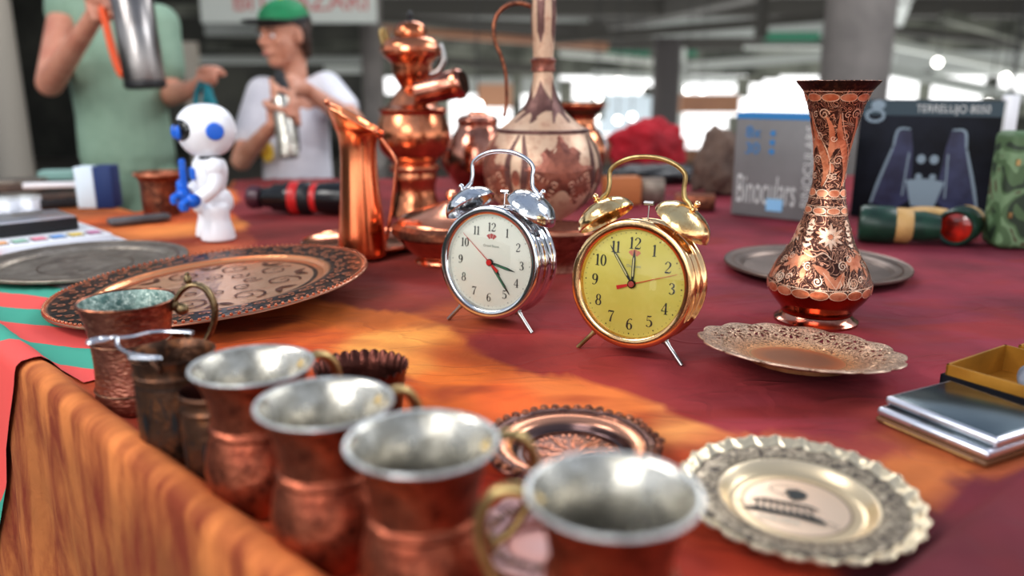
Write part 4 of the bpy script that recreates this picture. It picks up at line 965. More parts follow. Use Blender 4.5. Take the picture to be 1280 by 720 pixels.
giftbox(1172, 494, R(-57), 'open black box with gold inner tray holding a grey marbled lump, behind the cases', True)
giftbox(1262, 468, R(-57), 'second open black and gold box cut by the right frame edge', False, .12, .10)
# ================================================================== tall metalware behind
def ewer():
    g = G(677, 312); g.z = TZ
    rows = [(-62, 22), (-55, 46), (-48, 52), (-40, 44), (-30, 33), (-15, 30), (0, 30), (12, 31), (25, 31), (40, 29), (55, 27), (70, 25.5), (80, 25), (90, 25), (100, 26), (112, 30), (125, 38), (137, 52), (148, 74), (156, 94), (163, 112),
            (175, 128), (190, 141), (205, 146), (220, 144), (235, 135), (248, 118), (260, 92), (270, 62), (277, 44), (285, 40), (294, 52), (304, 66), (312, 70)]
    pr = rows_profile(g, rows); pr[-1] = (pr[-1][0], 0.0); outer = spline(pr[::-1], 3)
    root = thing('engraved_ewer', 'tall long-necked ewer with engraved diamonds and grids, behind the two clocks', 'ewer', g)
    bd = MB().lathe([(0, .001)] + outer + [(0, outer[-1][1] + .004)], 96).out('body', M['ewer'], root, ang=50)
    def mapper(th0, off):
        def mp(x, y): r = radius_at(outer, y); return V(((r + off) * math.cos(th0 + x / max(r, .03)), (r + off) * math.sin(th0 + x / max(r, .03)), y))
        return mp
    zz = {v: z for (v, w), (r, z) in zip(rows, pr)}
    d = Draw(None); e = Draw(None); FR = R(-92)
    for th, sgn in [(FR + k * PI * 2 / 5, 1) for k in range(5)]:
        d.mp = mapper(th - .25, .0010); e.mp = mapper(th - .25, .0014)
        # neck lozenges
        z0, z1 = zz[55], zz[0]; d.fill([(0, z0), (.009, z0 + .02), (.010, z1), (-.010, z1), (-.009, z0 + .02)])
        # drop on the shoulder
        zt, zb = zz[100], zz[156] + .004; h = zt - zb
        d.fill([(0, zt), (.010, zt - h * .22), (.030, zt - h * .62), (.026, zt - h * .70), (-.005, zt - h * .98), (-.040, zt - h * .98), (-.020, zt - h * .7), (-.008, zt - h * .3)], 5)
    for k in range(4):
        th = FR + .34 + k * PI / 2
        d.mp = mapper(th, .0010); e.mp = mapper(th, .0014)
        zt = zz[163] - .003; zm = zz[205]; zb = zz[248]
        # diamond with rounded belly
        e.fill([(0, zt), (.030, (zt + zm) / 2 + .002), (.062, zm), (.056, (zm + zb) / 2), (.030, zb), (-.030, zb), (-.056, (zm + zb) / 2), (-.062, zm), (-.030, (zt + zm) / 2 + .002)], 6)
    g2 = Draw(None)
    for k in range(8):
        sg = 1 if k % 2 else -1
        th_ = FR + .34 + (k // 2) * PI / 2 + sg * .36; g2.mp = mapper(th_, .0024); e.mp = mapper(th_, .0018)
        zc_ = (zz[220] + zz[235]) / 2; an = sg * R(24); ca, sa = math.cos(an), math.sin(an); T2 = lambda x, y: (x * ca - y * sa, zc_ + x * sa + y * ca)
        e.fill([T2(-.021, -.019), T2(.021, -.019), T2(.021, .019), T2(-.021, .019)], 3)
        for j in range(6):
            g2.rib([T2(-.020 + j * .008, -.018), T2(-.020 + j * .008, .018)], .0022, sm=False)
            g2.rib([T2(-.020, -.018 + j * .0072), T2(.020, -.018 + j * .0072)], .0022, sm=False)
    for k in range(4):
        th = FR + .34 + PI / 4 + k * PI / 2; d.mp = mapper(th, .0012)
        zt, zb = zz[163] - .004, zz[260]; h = zt - zb
        for sx in (-1, 1): d.rib([(sx * .004, zt, .003), (sx * .015, zt - h * .3, .010), (sx * .013, zt - h * .6, .011), (sx * .004, zb, .004)], .006)
        e.mp = mapper(th, .0016); 
        e.oval(0, zt - h * .52, .007, .013)
    for v in (163,):
        d.mp = mapper(0, .0016); r0 = .03
        d.mp = lambda x, y: V(((radius_at(outer, y) + .0018) * math.cos(x), (radius_at(outer, y) + .0018) * math.sin(x), y))
        m_ = []; 
    d.out('engraved_shapes', M['ewer_dark'], bd); e.out('engraved_diamonds', M['ewer_mid'], bd); g2.out('engraved_grids', M['cream'], bd)
    rz = radius_at(outer, zz[163]); MB().lathe([(rz - .002, zz[163] - .0035), (rz + .0022, zz[163] - .003), (rz + .0022, zz[163] + .003), (rz - .004, zz[163] + .0035)], 80).out('shoulder_band', M['ewer_dark'], root)
    rn = radius_at(outer, zz[80]); MB().lathe([(rn, zz[90]), (rn + .004, zz[90] + .002), (rn + .0025, zz[80] - .002), (rn + .005, zz[80] + .006), (rn + .001, zz[70] - .003)], 48).out('neck_ring', M['ewer_mid'], root)
    zc = g.y * CS; k = 1.40 / 1000
    def at(u, v, dy=0): p = P(u, v, (g.y + dy) * CS + .12); z = CZ - (g.y + dy) * math.tan(TH + math.atan((v - 360) / 1000)); zc_ = (g.y + dy) * CS + (CZ - z) * SN; return V(((u - 640) / 1000 * zc_ - g.x, dy, z - TZ))
    MB().tube([at(664, 8), at(650, 4), at(634, 7), at(622, 18), at(617, 34), at(619, 52), at(627, 72), at(632, 92), at(633, 112), at(633, 130), at(630, 146)], [.0035, .004, .004, .0036, .0034, .0034, .0032, .0032, .003, .0028, .003], 10).out('handle', M['copper_old'], root)
    MB().tube([at(693, -30), at(692, 0), at(687, 35), at(682, 70), at(682, 80)], [.0026, .003, .003, .003, .004], 10).out('neck_strip', M['tin'], root)
    q = at(738, 196, -.02); MB().lathe([(0, .004), (.006, .0035), (.013, .001), (.014, -.001), (0, -.001)], 24, Matrix.Translation(q) @ Matrix.Rotation(R(75), 4, 'Y')).out('boss', M['pewter'], root)
ewer()
def jug():
    g = G(454, 323); g.z = TZ + .006
    rows = [(128, 66), (140, 62), (152, 57), (165, 50), (178, 45), (190, 43.5), (205, 43.5), (225, 45.5), (250, 49), (275, 53), (300, 57), (315, 59), (323, 58)]
    pr = rows_profile(g, rows); pr[-1] = (pr[-1][0], 0); outer = pr[::-1]; zt = outer[-1][1]
    root = thing('copper_jug', 'tall slim polished copper jug with slanting pouring lip and wire handle', 'jug', g)
    def mod(a, r, z, i):
        # mouth cut on a slant, lip drawn out to the left
        k = sst(zt * .78, zt, z); c = -math.cos(a); return r * (1 + .16 * k * max(0, c)), z - k * (1 - c) * .5 * .048
    o = MB().lathe(spline(outer, 4), 80, mod=mod).out('body', M['copper_jug'], root, ang=60); s = o.modifiers.new('s', 'SOLIDIFY'); s.thickness = .0015
    MB().lathe([(0, .001), (outer[0][0], .001)], 60).out('bottom', M['copper_jug'], root)
    k = 1.32 / 1000
    MB().tube([(.027, 0, .205), (.040, 0, .185), (.056, 0, .162), (.060, 0, .145), (.054, 0, .100), (.046, 0, .055), (.041, 0, .030), (.037, 0, .026)], [.003, .0032, .0032, .003, .003, .003, .003, .003], 10).out('handle', M['copper'], root)
    MB().ell((-.046, 0, zt + .001), .005, u=14, v=10).out('lip_bead', M['copper'], root)
jug()
c = G(453, 312); r0 = thing('copper_dish', 'shallow round copper dish under the tall copper jug', 'dish', (c.x, c.y + .02, TZ + .001))
MB().lathe([(0, .0), (.085, 0), (.1, .007), (.106, .011), (.108, .0125), (.106, .0135), (.098, .009), (.084, .004), (0, .004)], 90).out('dish', M['copper'], r0); MB().lathe([(.104, .0115), (.109, .0115), (.1095, .014), (.106, .0148)], 90, close=True).out('rolled_rim', M['copper'], r0)
def turned(name, label, cat, u, v, rows, m, du=0, extra=None, seg=72, n=3, ang=40):
    g = G(u, v); g.z = TZ + .001; pr = rows_profile(g, rows); pr[-1] = (pr[-1][0], 0)
    root = thing(name, label, cat, g); o = spline(pr[::-1], n)
    MB().lathe([(0, .0)] + o + [(0, o[-1][1] - .001)], seg).out('body', m, root, ang=ang)
    return root, pr, g
# samovar-like stacked vessel
rows = [(27, 20), (30, 32), (36, 40), (43, 42), (46, 40), (48, 56), (52, 66), (58, 73), (64, 74), (70, 70), (76, 56), (80, 50), (90, 48), (98, 42), (106, 32), (110, 30), (114, 38), (122, 50), (131, 62), (135, 84), (138, 86), (143, 80), (158, 90), (172, 92), (184, 86), (193, 74), (199, 58), (204, 54), (207, 62), (211, 62), (215, 54), (222, 56), (232, 50), (245, 52), (256, 60), (266, 66), (270, 66)]
root, pr, g = turned('copper_samovar', 'tall stacked copper samovar with domed lid and black finial, left of the ewer', 'samovar', 520, 268, rows, M['samovar'], n=2, ang=28)
zT = pr[0][1]
MB().lathe([(.0, zT + .022), (.004, zT + .020), (.007, zT + .012), (.005, zT + .006), (.009, zT - .001), (0, zT - .002)], 20).out('finial', M['black'], root)
MB().lathe([(pr[7][0] + .0, pr[7][1]), (pr[7][0] + .003, pr[7][1] - .002), (pr[8][0] + .003, pr[8][1]), (pr[8][0] + .0, pr[8][1] - .002)], 60).out('lid_band', M['copper'], root)
MB().tube([(-.055, 0, zT - .055), (-.062, 0, zT - .025), (-.055, 0, zT - .018), (-.045, 0, zT - .05), (-.040, 0, zT - .066)], .006, 10).out('handle', M['brass'], root)
MB().tube([(.060, 0, zT - .045), (.068, 0, zT - .075), (.055, 0, zT - .10), (.04, 0, zT - .105)], .007, 10).out('handle', M['steel'], root)
z1 = pr[15][1]; MB().tube([(.022, -.05, z1 - .010), (.026, -.052, z1 - .009), (.034, -.056, z1 - .007), (.108, -.085, z1 + .010), (.116, -.088, z1 + .012)], [.024, .030, .027, .029, .024], 28, smooth=False).out('side_barrel', M['vase_foot'], root)
MB().tube([(.100, -.082, z1 + .008), (.108, -.085, z1 + .010)], [.0315, .0315], 28, smooth=False).out('barrel_cap', M['copper'], root)
# wide lidded pan behind the silver clock
rows = [(252, 22), (255, 40), (262, 84), (268, 118), (273, 134), (277, 138), (281, 146), (285, 148), (289, 146), (296, 136), (306, 118), (316, 96), (321, 84), (326, 92), (330, 94)]
root, pr, g = turned('lidded_pan', 'wide low lidded copper pan behind the silver clock', 'pan', 566, 326, rows, M['copper'])
MB().lathe([(0, pr[0][1] + .02), (.008, pr[0][1] + .017), (.010, pr[0][1] + .010), (.006, pr[0][1] + .003), (.012, pr[0][1] - .002)], 24).out('knob', M['copper'], root)
MB().lathe([(pr[5][0], pr[5][1] + .001), (pr[6][0] + .003, pr[6][1]), (pr[8][0] + .003, pr[8][1]), (pr[8][0] - .002, pr[8][1] - .004)], 80).out('rolled_band', M['copper_old'], root)
# teapot-like vessel
rows = [(144, 40), (149, 52), (155, 50), (160, 52), (170, 64), (185, 74), (200, 78), (215, 74), (228, 60), (238, 46), (246, 50), (252, 52)]
root, pr, g = turned('copper_teapot', 'pinkish copper teapot half hidden behind the engraved ewer', 'teapot', 598, 250, rows, M['vase_foot'])
zT = pr[0][1]; MB().lathe([(0, zT + .012), (.016, zT + .010), (.026, zT + .002), (.028, zT - .006), (0, zT - .006)], 40).out('lid', M['leaf'], root)
MB().tube([(-.05, -.01, .06), (-.075, -.02, .09), (-.085, -.02, .13), (-.105, -.03, .155)], [.014, .011, .008, .007], 14).out('spout', M['vase_foot'], root)
MB().tube([(.045, 0, .15), (.075, 0, .16), (.095, 0, .12), (.085, 0, .07), (.055, 0, .05)], .006, 10).out('handle', M['copper_old'], root)
# flared pot behind the ewer
rows = [(129, 62), (132, 62), (137, 54), (144, 40), (150, 37), (158, 40), (165, 52), (178, 64), (192, 66), (205, 60), (220, 44), (232, 32), (240, 36), (248, 40)]
root, pr, g = turned('flared_pot', 'copper pot with dark flared rim, just right of the ewer', 'pot', 723, 247, rows, M['samovar'])
MB().lathe([(pr[0][0] - .004, pr[0][1] + .002), (pr[0][0] + .0015, pr[0][1] + .002), (pr[2][0] + .0015, pr[2][1]), (pr[3][0] + .0015, pr[3][1]), (pr[3][0] - .004, pr[3][1]), (pr[2][0] - .004, pr[2][1])], 60, close=True).out('dark_rim', M['bronze'], root)
MB().tube([(.048, 0, .155), (.066, 0, .135), (.062, 0, .10), (.050, 0, .085)], .004, 10).out('handle', M['wire'], root)
# small bowl glimpsed between the clocks
rows = [(283, 84), (287, 88), (294, 84), (306, 70), (320, 48), (328, 40), (334, 44)]
root, pr, g = turned('copper_bowl', 'small round copper bowl glimpsed between the silver and gold clocks', 'bowl', 700, 338, rows, M['copper_hammer'])
MB().lathe([(pr[0][0] - .002, pr[0][1] + .001), (pr[0][0] + .003, pr[0][1]), (pr[1][0] + .003, pr[1][1]), (pr[1][0] - .002, pr[1][1] - .002)], 60).out('rolled_rim', M['copper'], root)
# small dark pot at the left
g = G(204, 268); rows = [(216, 58), (219, 58), (223, 50), (232, 47), (250, 46), (262, 45), (268, 44)]
pr = rows_profile(V((g.x, g.y, TZ + .001)), rows); pr[-1] = (pr[-1][0], 0); o = pr[::-1]
root = thing('copper_beaker', 'brown copper beaker with flared rim, left of the white robot', 'beaker', (g.x, g.y, TZ + .001))
MB().lathe([(0, 0)] + spline(o, 3) + [(q * .93, z + .001) for q, z in o[::-1][:-1]] + [(0, .006)], 60).out('body', M['copper_old'], root, ang=50)
MB().lathe([(pr[0][0] - .003, pr[0][1] + .002), (pr[0][0] + .002, pr[0][1] + .001), (pr[0][0] + .002, pr[0][1] - .003), (pr[0][0] - .003, pr[0][1] - .003)], 60, close=True).out('rim', M['leaf'], root)

# ================================================================== toy robot
def robot():
    g = G(270, 298); k = 1.45 / 1000
    root = thing('toy_robot', 'white toy robot with blue ears and hands standing beyond the embossed tray', 'toy', (g.x, g.y, TZ + .001), R(-58))
    W, B = M['white'], M['blue']
    q = MB().lathe(spline([(0, .152), (.026, .154), (.042, .166), (.052, .186), (.054, .204), (.048, .224), (.034, .238), (.018, .244), (0, .246)], 4), 48)
    for v in q.b.verts: v.co.y *= .95
    hd = q.out('head', W, root, ang=60, loc=(0, 0, 0))
    MB().ell((0, -.034, .200), (.040, .020, .026), u=30, v=18).out('visor', M['black_gloss'], hd)
    for sx in (-1, 1):
        MB().ell((sx * .018, -.051, .196), (.011, .006, .013), u=18, v=12).out('eye', B, hd)
        MB().lathe([(0, .008), (.013, .007), (.0155, .003), (.0155, -.004), (0, -.004)], 28, Matrix.Translation((sx * .052, .004, .198)) @ Matrix.Rotation(sx * PI / 2, 4, 'Y')).out('ear', B, hd)
    MB().lathe([(0, .140), (.016, .142), (.016, .158), (0, .158)], 24).out('neck', M['black'], root)
    q = MB().lathe(spline([(0, .085), (.026, .086), (.032, .096), (.038, .118), (.038, .134), (.030, .146), (0, .150)], 4), 40)
    for v in q.b.verts: v.co.y *= .8
    tr = q.out('torso', W, root, ang=60); MB().box((.034, .006, .022), (0, -.031, .122), bev=.003).out('chest_plate', B, tr)
    q = MB().lathe(spline([(0, .050), (.030, .050), (.037, .066), (.032, .084), (.020, .092), (0, .093)], 3), 40); q.out('hips', W, root, ang=60)
    for sx in (-1, 1):
        l = MB().lathe(spline([(0, 0), (.028, .001), (.030, .010), (.027, .024), (.023, .040), (.022, .066), (0, .070)], 4), 30, Matrix.Translation((sx * .024, 0, 0)))
        l.out('leg', W, root, ang=60)
        MB().ell((sx * .048, -.002, .134), (.016, .017, .019), u=20, v=14).out('shoulder', W, root)
        a = MB().tube([(sx * .050, -.002, .128), (sx * .056, -.006, .102), (sx * .050, -.028, .084)], [.012, .013, .014], 14)
        a.out('arm', W, root); h = MB().ell((sx * .045, -.042, .078), (.012, .014, .013), u=18, v=12)
        for j in range(3): h.tube([(sx * .045 + (j - 1) * .008, -.050, .080), (sx * .045 + (j - 1) * .009, -.060, .074), (sx * .045 + (j - 1) * .008, -.060, .064)], .0042, 8)
        h.out('hand', B, root)
    q = MB().box((.030, .020, .060), (-.062, -.040, .075), Matrix.Rotation(R(12), 4, 'Y'), bev=.008, seg=3).box((.012, .012, .05), (-.050, -.038, .12), bev=.004); q.out('blue_shield', B, root)
robot()

# ================================================================== boxes at the back right
def facebox(name, label, u, v, a, sx, sy, h, m, kids):
    g = G(u, v); root = thing(name, label, 'box', (g.x, g.y, TZ + .002), a)
    MB().box((sx, sy, h), (sx / 2, sy / 2, h / 2), bev=.0015).out('carton', m, root)
    kids(root, sx, sy, h); return root
def panel(root, x, z, w, h, m, name='printed_panel', y=-.0006, side=False, sx=0):
    if side: return MB().box((.0008, w, h), (sx + .0004, x, z)).out(name, m, root)
    return MB().box((w, .0008, h), (x, y, z)).out(name, m, root)
def k1(r, sx, sy, h):
    panel(r, sx / 2, h - .006, sx - .001, .011, M['blue_print'], 'blue_band'); MB().box((sx - .001, sy - .001, .0008), (sx / 2, sy / 2, h + .0004)).out('blue_top', M['blue_print'], r)
    for j in range(3): MB().lathe([(0, 0), (.006, 0)], 16, Matrix.Translation((.083 - j * 0, -.0012, h - .040 - j * .019)) @ Matrix.Rotation(PI / 2, 4, 'X')).out('blue_dot', M['blue_print'], r)
    text_part('blue_marks', '8x\n30', .034, M['blue_print'], r, (.040, -.0012, h - .057), (PI / 2, 0, 0))
    text_part('printed_name', 'Binoculars', .088, M['print_pale'], r, (.076, -.0014, .055), (PI / 2, 0, 0), sx=.36)
    panel(r, .098, .028, .036, .026, M['lightblue'], 'light_blue_patch', y=-.0020)
    o = text_part('side_name', 'BINOCULARS', .028, M['print_pale'], r, (sx - .036, -.0014, .112), (0, 0, 0)); o.rotation_euler = Matrix.Rotation(PI / 2, 4, 'X').to_euler(); o.rotation_euler = (Matrix.Rotation(PI / 2, 4, 'X') @ Matrix.Rotation(PI / 2, 4, 'Z')).to_euler()
facebox('binocular_box', 'grey carton with blue top band and pale lettering, left of the vase', 913, 268, R(-40), .200, .07, .218, M['grey_box'], k1)
def k2(r, sx, sy, h):
    panel(r, sx / 2, h - .016, sx - .002, .030, M['box_teal'], 'top_band')
    text_part('printed_name', 'TERRELUJO 8050', .022, M['print_pale'], r, (sx * .66, -.0014, h - .017), (PI / 2, 0, 0), sx=.82)
    d = Draw(lambda x, y: V((x, -.0012, y))); c = sx * .53
    for s in (-1, 1):
        d.fill([(c + s * .022, .045), (c + s * .030, .150), (c + s * .036, .185), (c + s * .060, .185), (c + s * .066, .150), (c + s * .098, .030), (c + s * .052, .020)], 1)
    d.out('printed_barrels', M['print_navy'], r)
    d = Draw(lambda x, y: V((x, -.0016, y)))
    for s in (-1, 1):
        d.rib([(c + s * .068, .150, .004), (c + s * .088, .080, .006), (c + s * .100, .030, .005)], .005); d.rib([(c + s * .038, .188, .003), (c + s * .061, .186, .005), (c + s * .067, .152, .004)], .003)
        d.oval(c + s * .012, .128, .0085, .0095); d.oval(c + s * .013, .092, .0065, .0065); d.rib([(c + s * .036, .14), (c + s * .040, .05)], .003, sm=False)
    d.fill([(c - .036, .083), (c - .012, .088), (c + .012, .088), (c + .036, .083), (c + .022, .030), (c - .022, .030)], 2)
    d.out('printed_highlights', M['print_grey'], r)
    d = Draw(lambda x, y: V((x, -.0014, y))); d.oval(.030, h - .032, .017, .012, ring=.006); d.oval(.034, h - .010, .014, .010); d.out('printed_emblem', M['print_grey'], r)
    MB().box((.003, .003, h), (sx, 0, h / 2)).out('pale_edge', M['print_pale'], r)  # pale strip down the front right corner of the carton
    panel(r, sy / 2, h / 2, sy * .7, h * .5, M['print_pale'], 'side_print', side=True, sx=sx)
facebox('binocular_box', 'black carton printed with a pair of binoculars, right of the vase', 1062, 270, R(-33), .262, .075, .246, M['box_black'], k2)
g = G(1240, 268); r_ = thing('white_carton', 'narrow white carton standing between the black box and camouflage case', 'box', (g.x + .02, g.y + .05, TZ + .002), R(-25)); MB().box((.030, .05, .255), (.015, .025, .1275), bev=.002).out('carton', M['white'], r_); MB().box((.0305, .0008, .12), (.015, -.0006, .06)).out('printed_panel', M['brown_cloth'], r_)
g = G(1240, 313); r_ = thing('camouflage_case', 'green camouflage case cut by the right frame edge', 'case', (g.x + .008, g.y, TZ + .002), R(-6))
MB().box((.16, .07, .20), (.08, .035, .1), bev=.012, seg=4).out('case_body', M['camo'], r_); MB().tube([(.03, .0, .206), (.05, 0, .235), (.11, 0, .235), (.13, 0, .206)], .006, 10).out('carry_strap', M['camo'], r_)
for z in (.06, .15): MB().box((.006, .004, .01), (.012, -.002, z)).out('snap', M['brass'], r_)
# green and tan binoculars
def binoc():
    g = G(1150, 305); root = thing('toy_binoculars', 'green and tan binoculars with red lenses lying before the black box', 'binoculars', (g.x, g.y, TZ + .034), 0)
    k = 1.36 / 1000
    def barrel(x, y, a, seq):
        Mx = Matrix.Translation((x, y, 0)) @ Matrix.Rotation(a, 4, 'Z') @ Matrix.Rotation(-PI / 2, 4, 'Y')   # z axis -> along the barrel
        for nm, m, pr in seq: MB().lathe(pr, 40, Mx).out(nm, m, root, ang=50)
    # z = 0 at the big lens, running away from it
    sL = [('rubber_cup', M['green_rubber'], [(.026, -.002), (.030, -.006), (.0335, .0), (.0335, .050), (.030, .054), (.026, .05)]), ('objective_lens', M['lens_red'], [(0, -.001), (.018, .001), (.027, .004)]),
          ('tan_band', M['tan'], [(.029, .050), (.0315, .055), (.0315, .075), (.026, .082)]), ('barrel', M['green_rubber'], [(.026, .080), (.027, .10), (.022, .125), (.0, .126)])]
    a1 = R(200) ; a2 = R(250)
    Mz = lambda ang: Matrix.Rotation(ang, 4, 'Z') @ Matrix.Rotation(PI / 2, 4, 'Y')
    for (x, y, ang, tanw) in ((-.098, .022, R(-20), 1), (.048, -.022, R(48), 0)):
        Mx = Matrix.Translation((x, y, 0)) @ Mz(ang)
        for nm, m, pr in sL: MB().lathe(pr, 40, Mx).out(nm, m, root, ang=50)
    MB().tube([(-.02, .03, .006), (.02, .045, .012), (.06, .04, .006)], [.018, .016, .018], 20).out('hinge', M['tan'], root)
binoc()
# black spotting scope with red rings
def scope():
    p = G(366, 268); root = thing('spotting_scope', 'black spotting scope with red rings lying behind the copper jug', 'scope', (p.x, p.y, TZ + .037), R(-6))
    X = Matrix.Rotation(PI / 2, 4, 'Y')
    for nm, m, pr in (('eyepiece', M['purple'], [(0, -.098), (.022, -.098), (.026, -.090), (.024, -.070), (.016, -.066)]), ('barrel', M['black_gloss'], [(.018, -.068), (.022, -.060), (.024, -.045), (.030, -.038), (.031, -.015), (.0345, -.010), (.0345, .0)]),
        ('red_ring', M['red'], [(.035, 0), (.0365, .003), (.0365, .018), (.035, .022)]), ('grip', M['black'], [(.034, .022), (.0355, .026), (.0355, .042), (.032, .048)]), ('red_ring', M['red'], [(.031, .048), (.0315, .050), (.0315, .060), (.031, .062)]),
        ('objective', M['black_gloss'], [(.031, .062), (.034, .070), (.036, .10), (.036, .155), (.032, .158), (0, .156)])):
        MB().lathe(pr, 40, X).out(nm, m, root, ang=50)
    MB().box((.05, .02, .010), (.02, 0, -.031), bev=.003).out('mount_foot', M['black'], root)
scope()
# ---- far end of the table
def cushion(name, label, cat, g, size, m, seed, h0=0):
    q = MB(); bmesh.ops.create_icosphere(q.b, subdivisions=5, radius=1)
    for v in q.b.verts:
        p = v.co.copy(); n_ = noise.fractal(p * 1.6 + V((seed, 0, 0)), 1, 2, 3); f = 1 + .22 * n_ + .05 * noise.noise(p * 6)
        v.co = V((p.x * size[0] * f, p.y * size[1] * f, max(p.z, -.55) * size[2] * f))
    mn = min(v.co.z for v in q.b.verts); o = q.out(name, m); o.location = (g.x, g.y, TZ + .003 - mn + h0); return tag(o, label, cat)
cushion('red_bag', 'crumpled red cloth bag on the far end of the table, left of the grey carton', 'bag', G(806, 216), (.128, .08, .10), M['redcloth'], 3, .004)
cushion('black_bag', 'flat black bag lying under the red bag', 'bag', G(822, 228), (.16, .07, .03), M['black'], 8)
cushion('brown_bag', 'brown sagging cloth bag leaning left of the grey carton', 'bag', G(896, 243), (.065, .06, .10), M['brown_cloth'], 12)
for nm, lb, u, v, a, s, m in (('brown_carton', 'small orange-brown carton seen under the gold clock handle', 776, 256, 8, (.085, .05, .062), 'wood'), ('grey_jar', 'small blue-grey box seen through the gold clock handle', 815, 254, -5, (.055, .05, .055), 'pewter'),
                               ('red_carton', 'low reddish box near the brown bag', 868, 262, -12, (.09, .05, .03), 'copper_old')):
    g = G(u, v); r_ = thing(nm, lb, 'box', (g.x, g.y, TZ + .003), R(a)); MB().box(s, (0, 0, s[2] / 2), bev=.003).out('carton', M[m], r_); MB().box((s[0] * .98, s[1] * .98, .002), (0, 0, s[2] + .001)).out('lid', M[m], r_)
# ---- left end of the table
def ubox(name, label, cat, u, v, h, sx, sy, th, m, z0=0, a=R(-135), kids=None):
    """corner nearest right at pixel u,v on plane h; local +x runs left-towards camera, +y runs away left"""
    g = G(u, v, h); root = thing(name, label, cat, (g.x, g.y, TZ + z0), a)
    MB().box((sx, sy, th), (sx / 2, -sy / 2, th / 2), bev=.0015).out('case', m, root)
    if kids: kids(root, sx, sy, th)
    return root
def paints(r, sx, sy, th):
    cols = [(196, 120, 160), (226, 196, 90), (110, 156, 214), (222, 130, 150), (150, 190, 170), (230, 170, 120), (226, 120, 110), (120, 110, 170), (200, 220, 120)]
    for j, c in enumerate(cols):
        MB().box((.024, .034, .0015), (.022 + j * .030, -.030, th + .0003), bev=.0006).out('paint_well', M['black'], r)
        MB().box((.020, .028, .0016), (.022 + j * .030, -.030, th + .0012), bev=.0006).out('paint_pan', mat('paint_%d' % j, c, .6), r)
ubox('paint_box', 'white watercolour paint box with a row of coloured pans, behind the pewter tray', 'paint box', 142, 303, 0, .30, .20, .014, M['white'], .003, R(-135), paints)
def sil(r, sx, sy, th): MB().box((sx - .004, sy - .004, .004), (sx / 2, -sy / 2, th + .001), bev=.001).out('lid', M['case_edge'], r); MB().box((.05, .02, .001), (.06, -.09, th + .0032)).out('grey_label', M['pewter'], r)
ubox('silver_box', 'flat box with pale silver lid and black sides resting on the paint box', 'box', 99, 287, .017, .30, .12, .022, M['black'], .0185, R(-135), sil)
def dk(r, sx, sy, th):
    MB().box((sx - .02, sy - .02, .003), (sx / 2, -sy / 2, th), bev=.001).out('lining', M['bronze'], r)
ubox('dark_display_tray', 'dark shallow display tray further back at the left', 'tray', 128, 258, 0, .36, .13, .020, M['black'], .003, R(-150), dk)
g = G(66, 248); r_ = thing('white_bar', 'long white bar lying across the dark display tray', 'bar', (g.x, g.y, TZ + .027), R(14)); MB().box((.125, .018, .014), (0, 0, .007), bev=.003).out('bar', M['white'], r_)
for u, v, lb in ((36, 262, 'small white box at the left, second from the frame edge'), (8, 264, 'small white box touching the left frame edge')):
    g = G(u, v, .003); r_ = thing('small_white_box', lb, 'box', (g.x, g.y, TZ + .003), R(-8)); MB().box((.046, .035, .026), (0, 0, .013), bev=.003).out('carton', M['white'], r_); MB().box((.047, .036, .006), (0, 0, .028), bev=.002).out('lid', M['print_pale'], r_)
g = G(18, 240); r_ = thing('folded_grey_cloth', 'folded grey-brown cloth at the far left', 'cloth', (g.x, g.y, TZ + .003), R(20)); MB().box((.16, .10, .022), (0, 0, .011), bev=.008, seg=3).out('fold', M['brown_cloth'], r_); MB().box((.15, .09, .010), (0, 0, .026), bev=.004, seg=3).out('fold', M['pewter'], r_)
g = G(74, 226); r_ = thing('folded_teal_cloth', 'small folded pale teal cloth at the far left beside the person', 'cloth', (g.x, g.y, TZ + .003), R(10)); MB().box((.10, .06, .020), (0, 0, .010), bev=.006, seg=3).out('fold', mat('pale_teal', (130, 168, 160), .8), r_); MB().box((.094, .055, .010), (0, 0, .024), bev=.004, seg=3).out('fold', mat('pale_teal_b', (146, 180, 172), .8), r_)
g = G(127, 260); r_ = thing('two_tone_carton', 'upright white and navy carton standing before the person in green', 'box', (g.x, g.y, TZ + .003), R(4))
MB().box((.042, .05, .094), (-.021, 0, .047), bev=.002).out('white_side', M['shopwhite'], r_); MB().box((.040, .05, .096), (.020, 0, .048), bev=.002).out('navy_side', mat('navy_card', (8, 42, 96), .6), r_)
g0, g1 = G(136, 284), G(212, 276); r_ = thing('grey_pouch', 'long dark grey zipped pouch lying left of the robot', 'pouch', ((g0.x + g1.x) / 2, (g0.y + g1.y) / 2, TZ + .003), math.atan2(g1.y - g0.y, g1.x - g0.x))
MB().box(((g1 - g0).length, .035, .014), (0, 0, .007), bev=.006, seg=4).out('pouch', M['grey_item'], r_); MB().box(((g1 - g0).length * .8, .003, .001), (0, 0, .0142)).out('zip', M['steel'], r_)
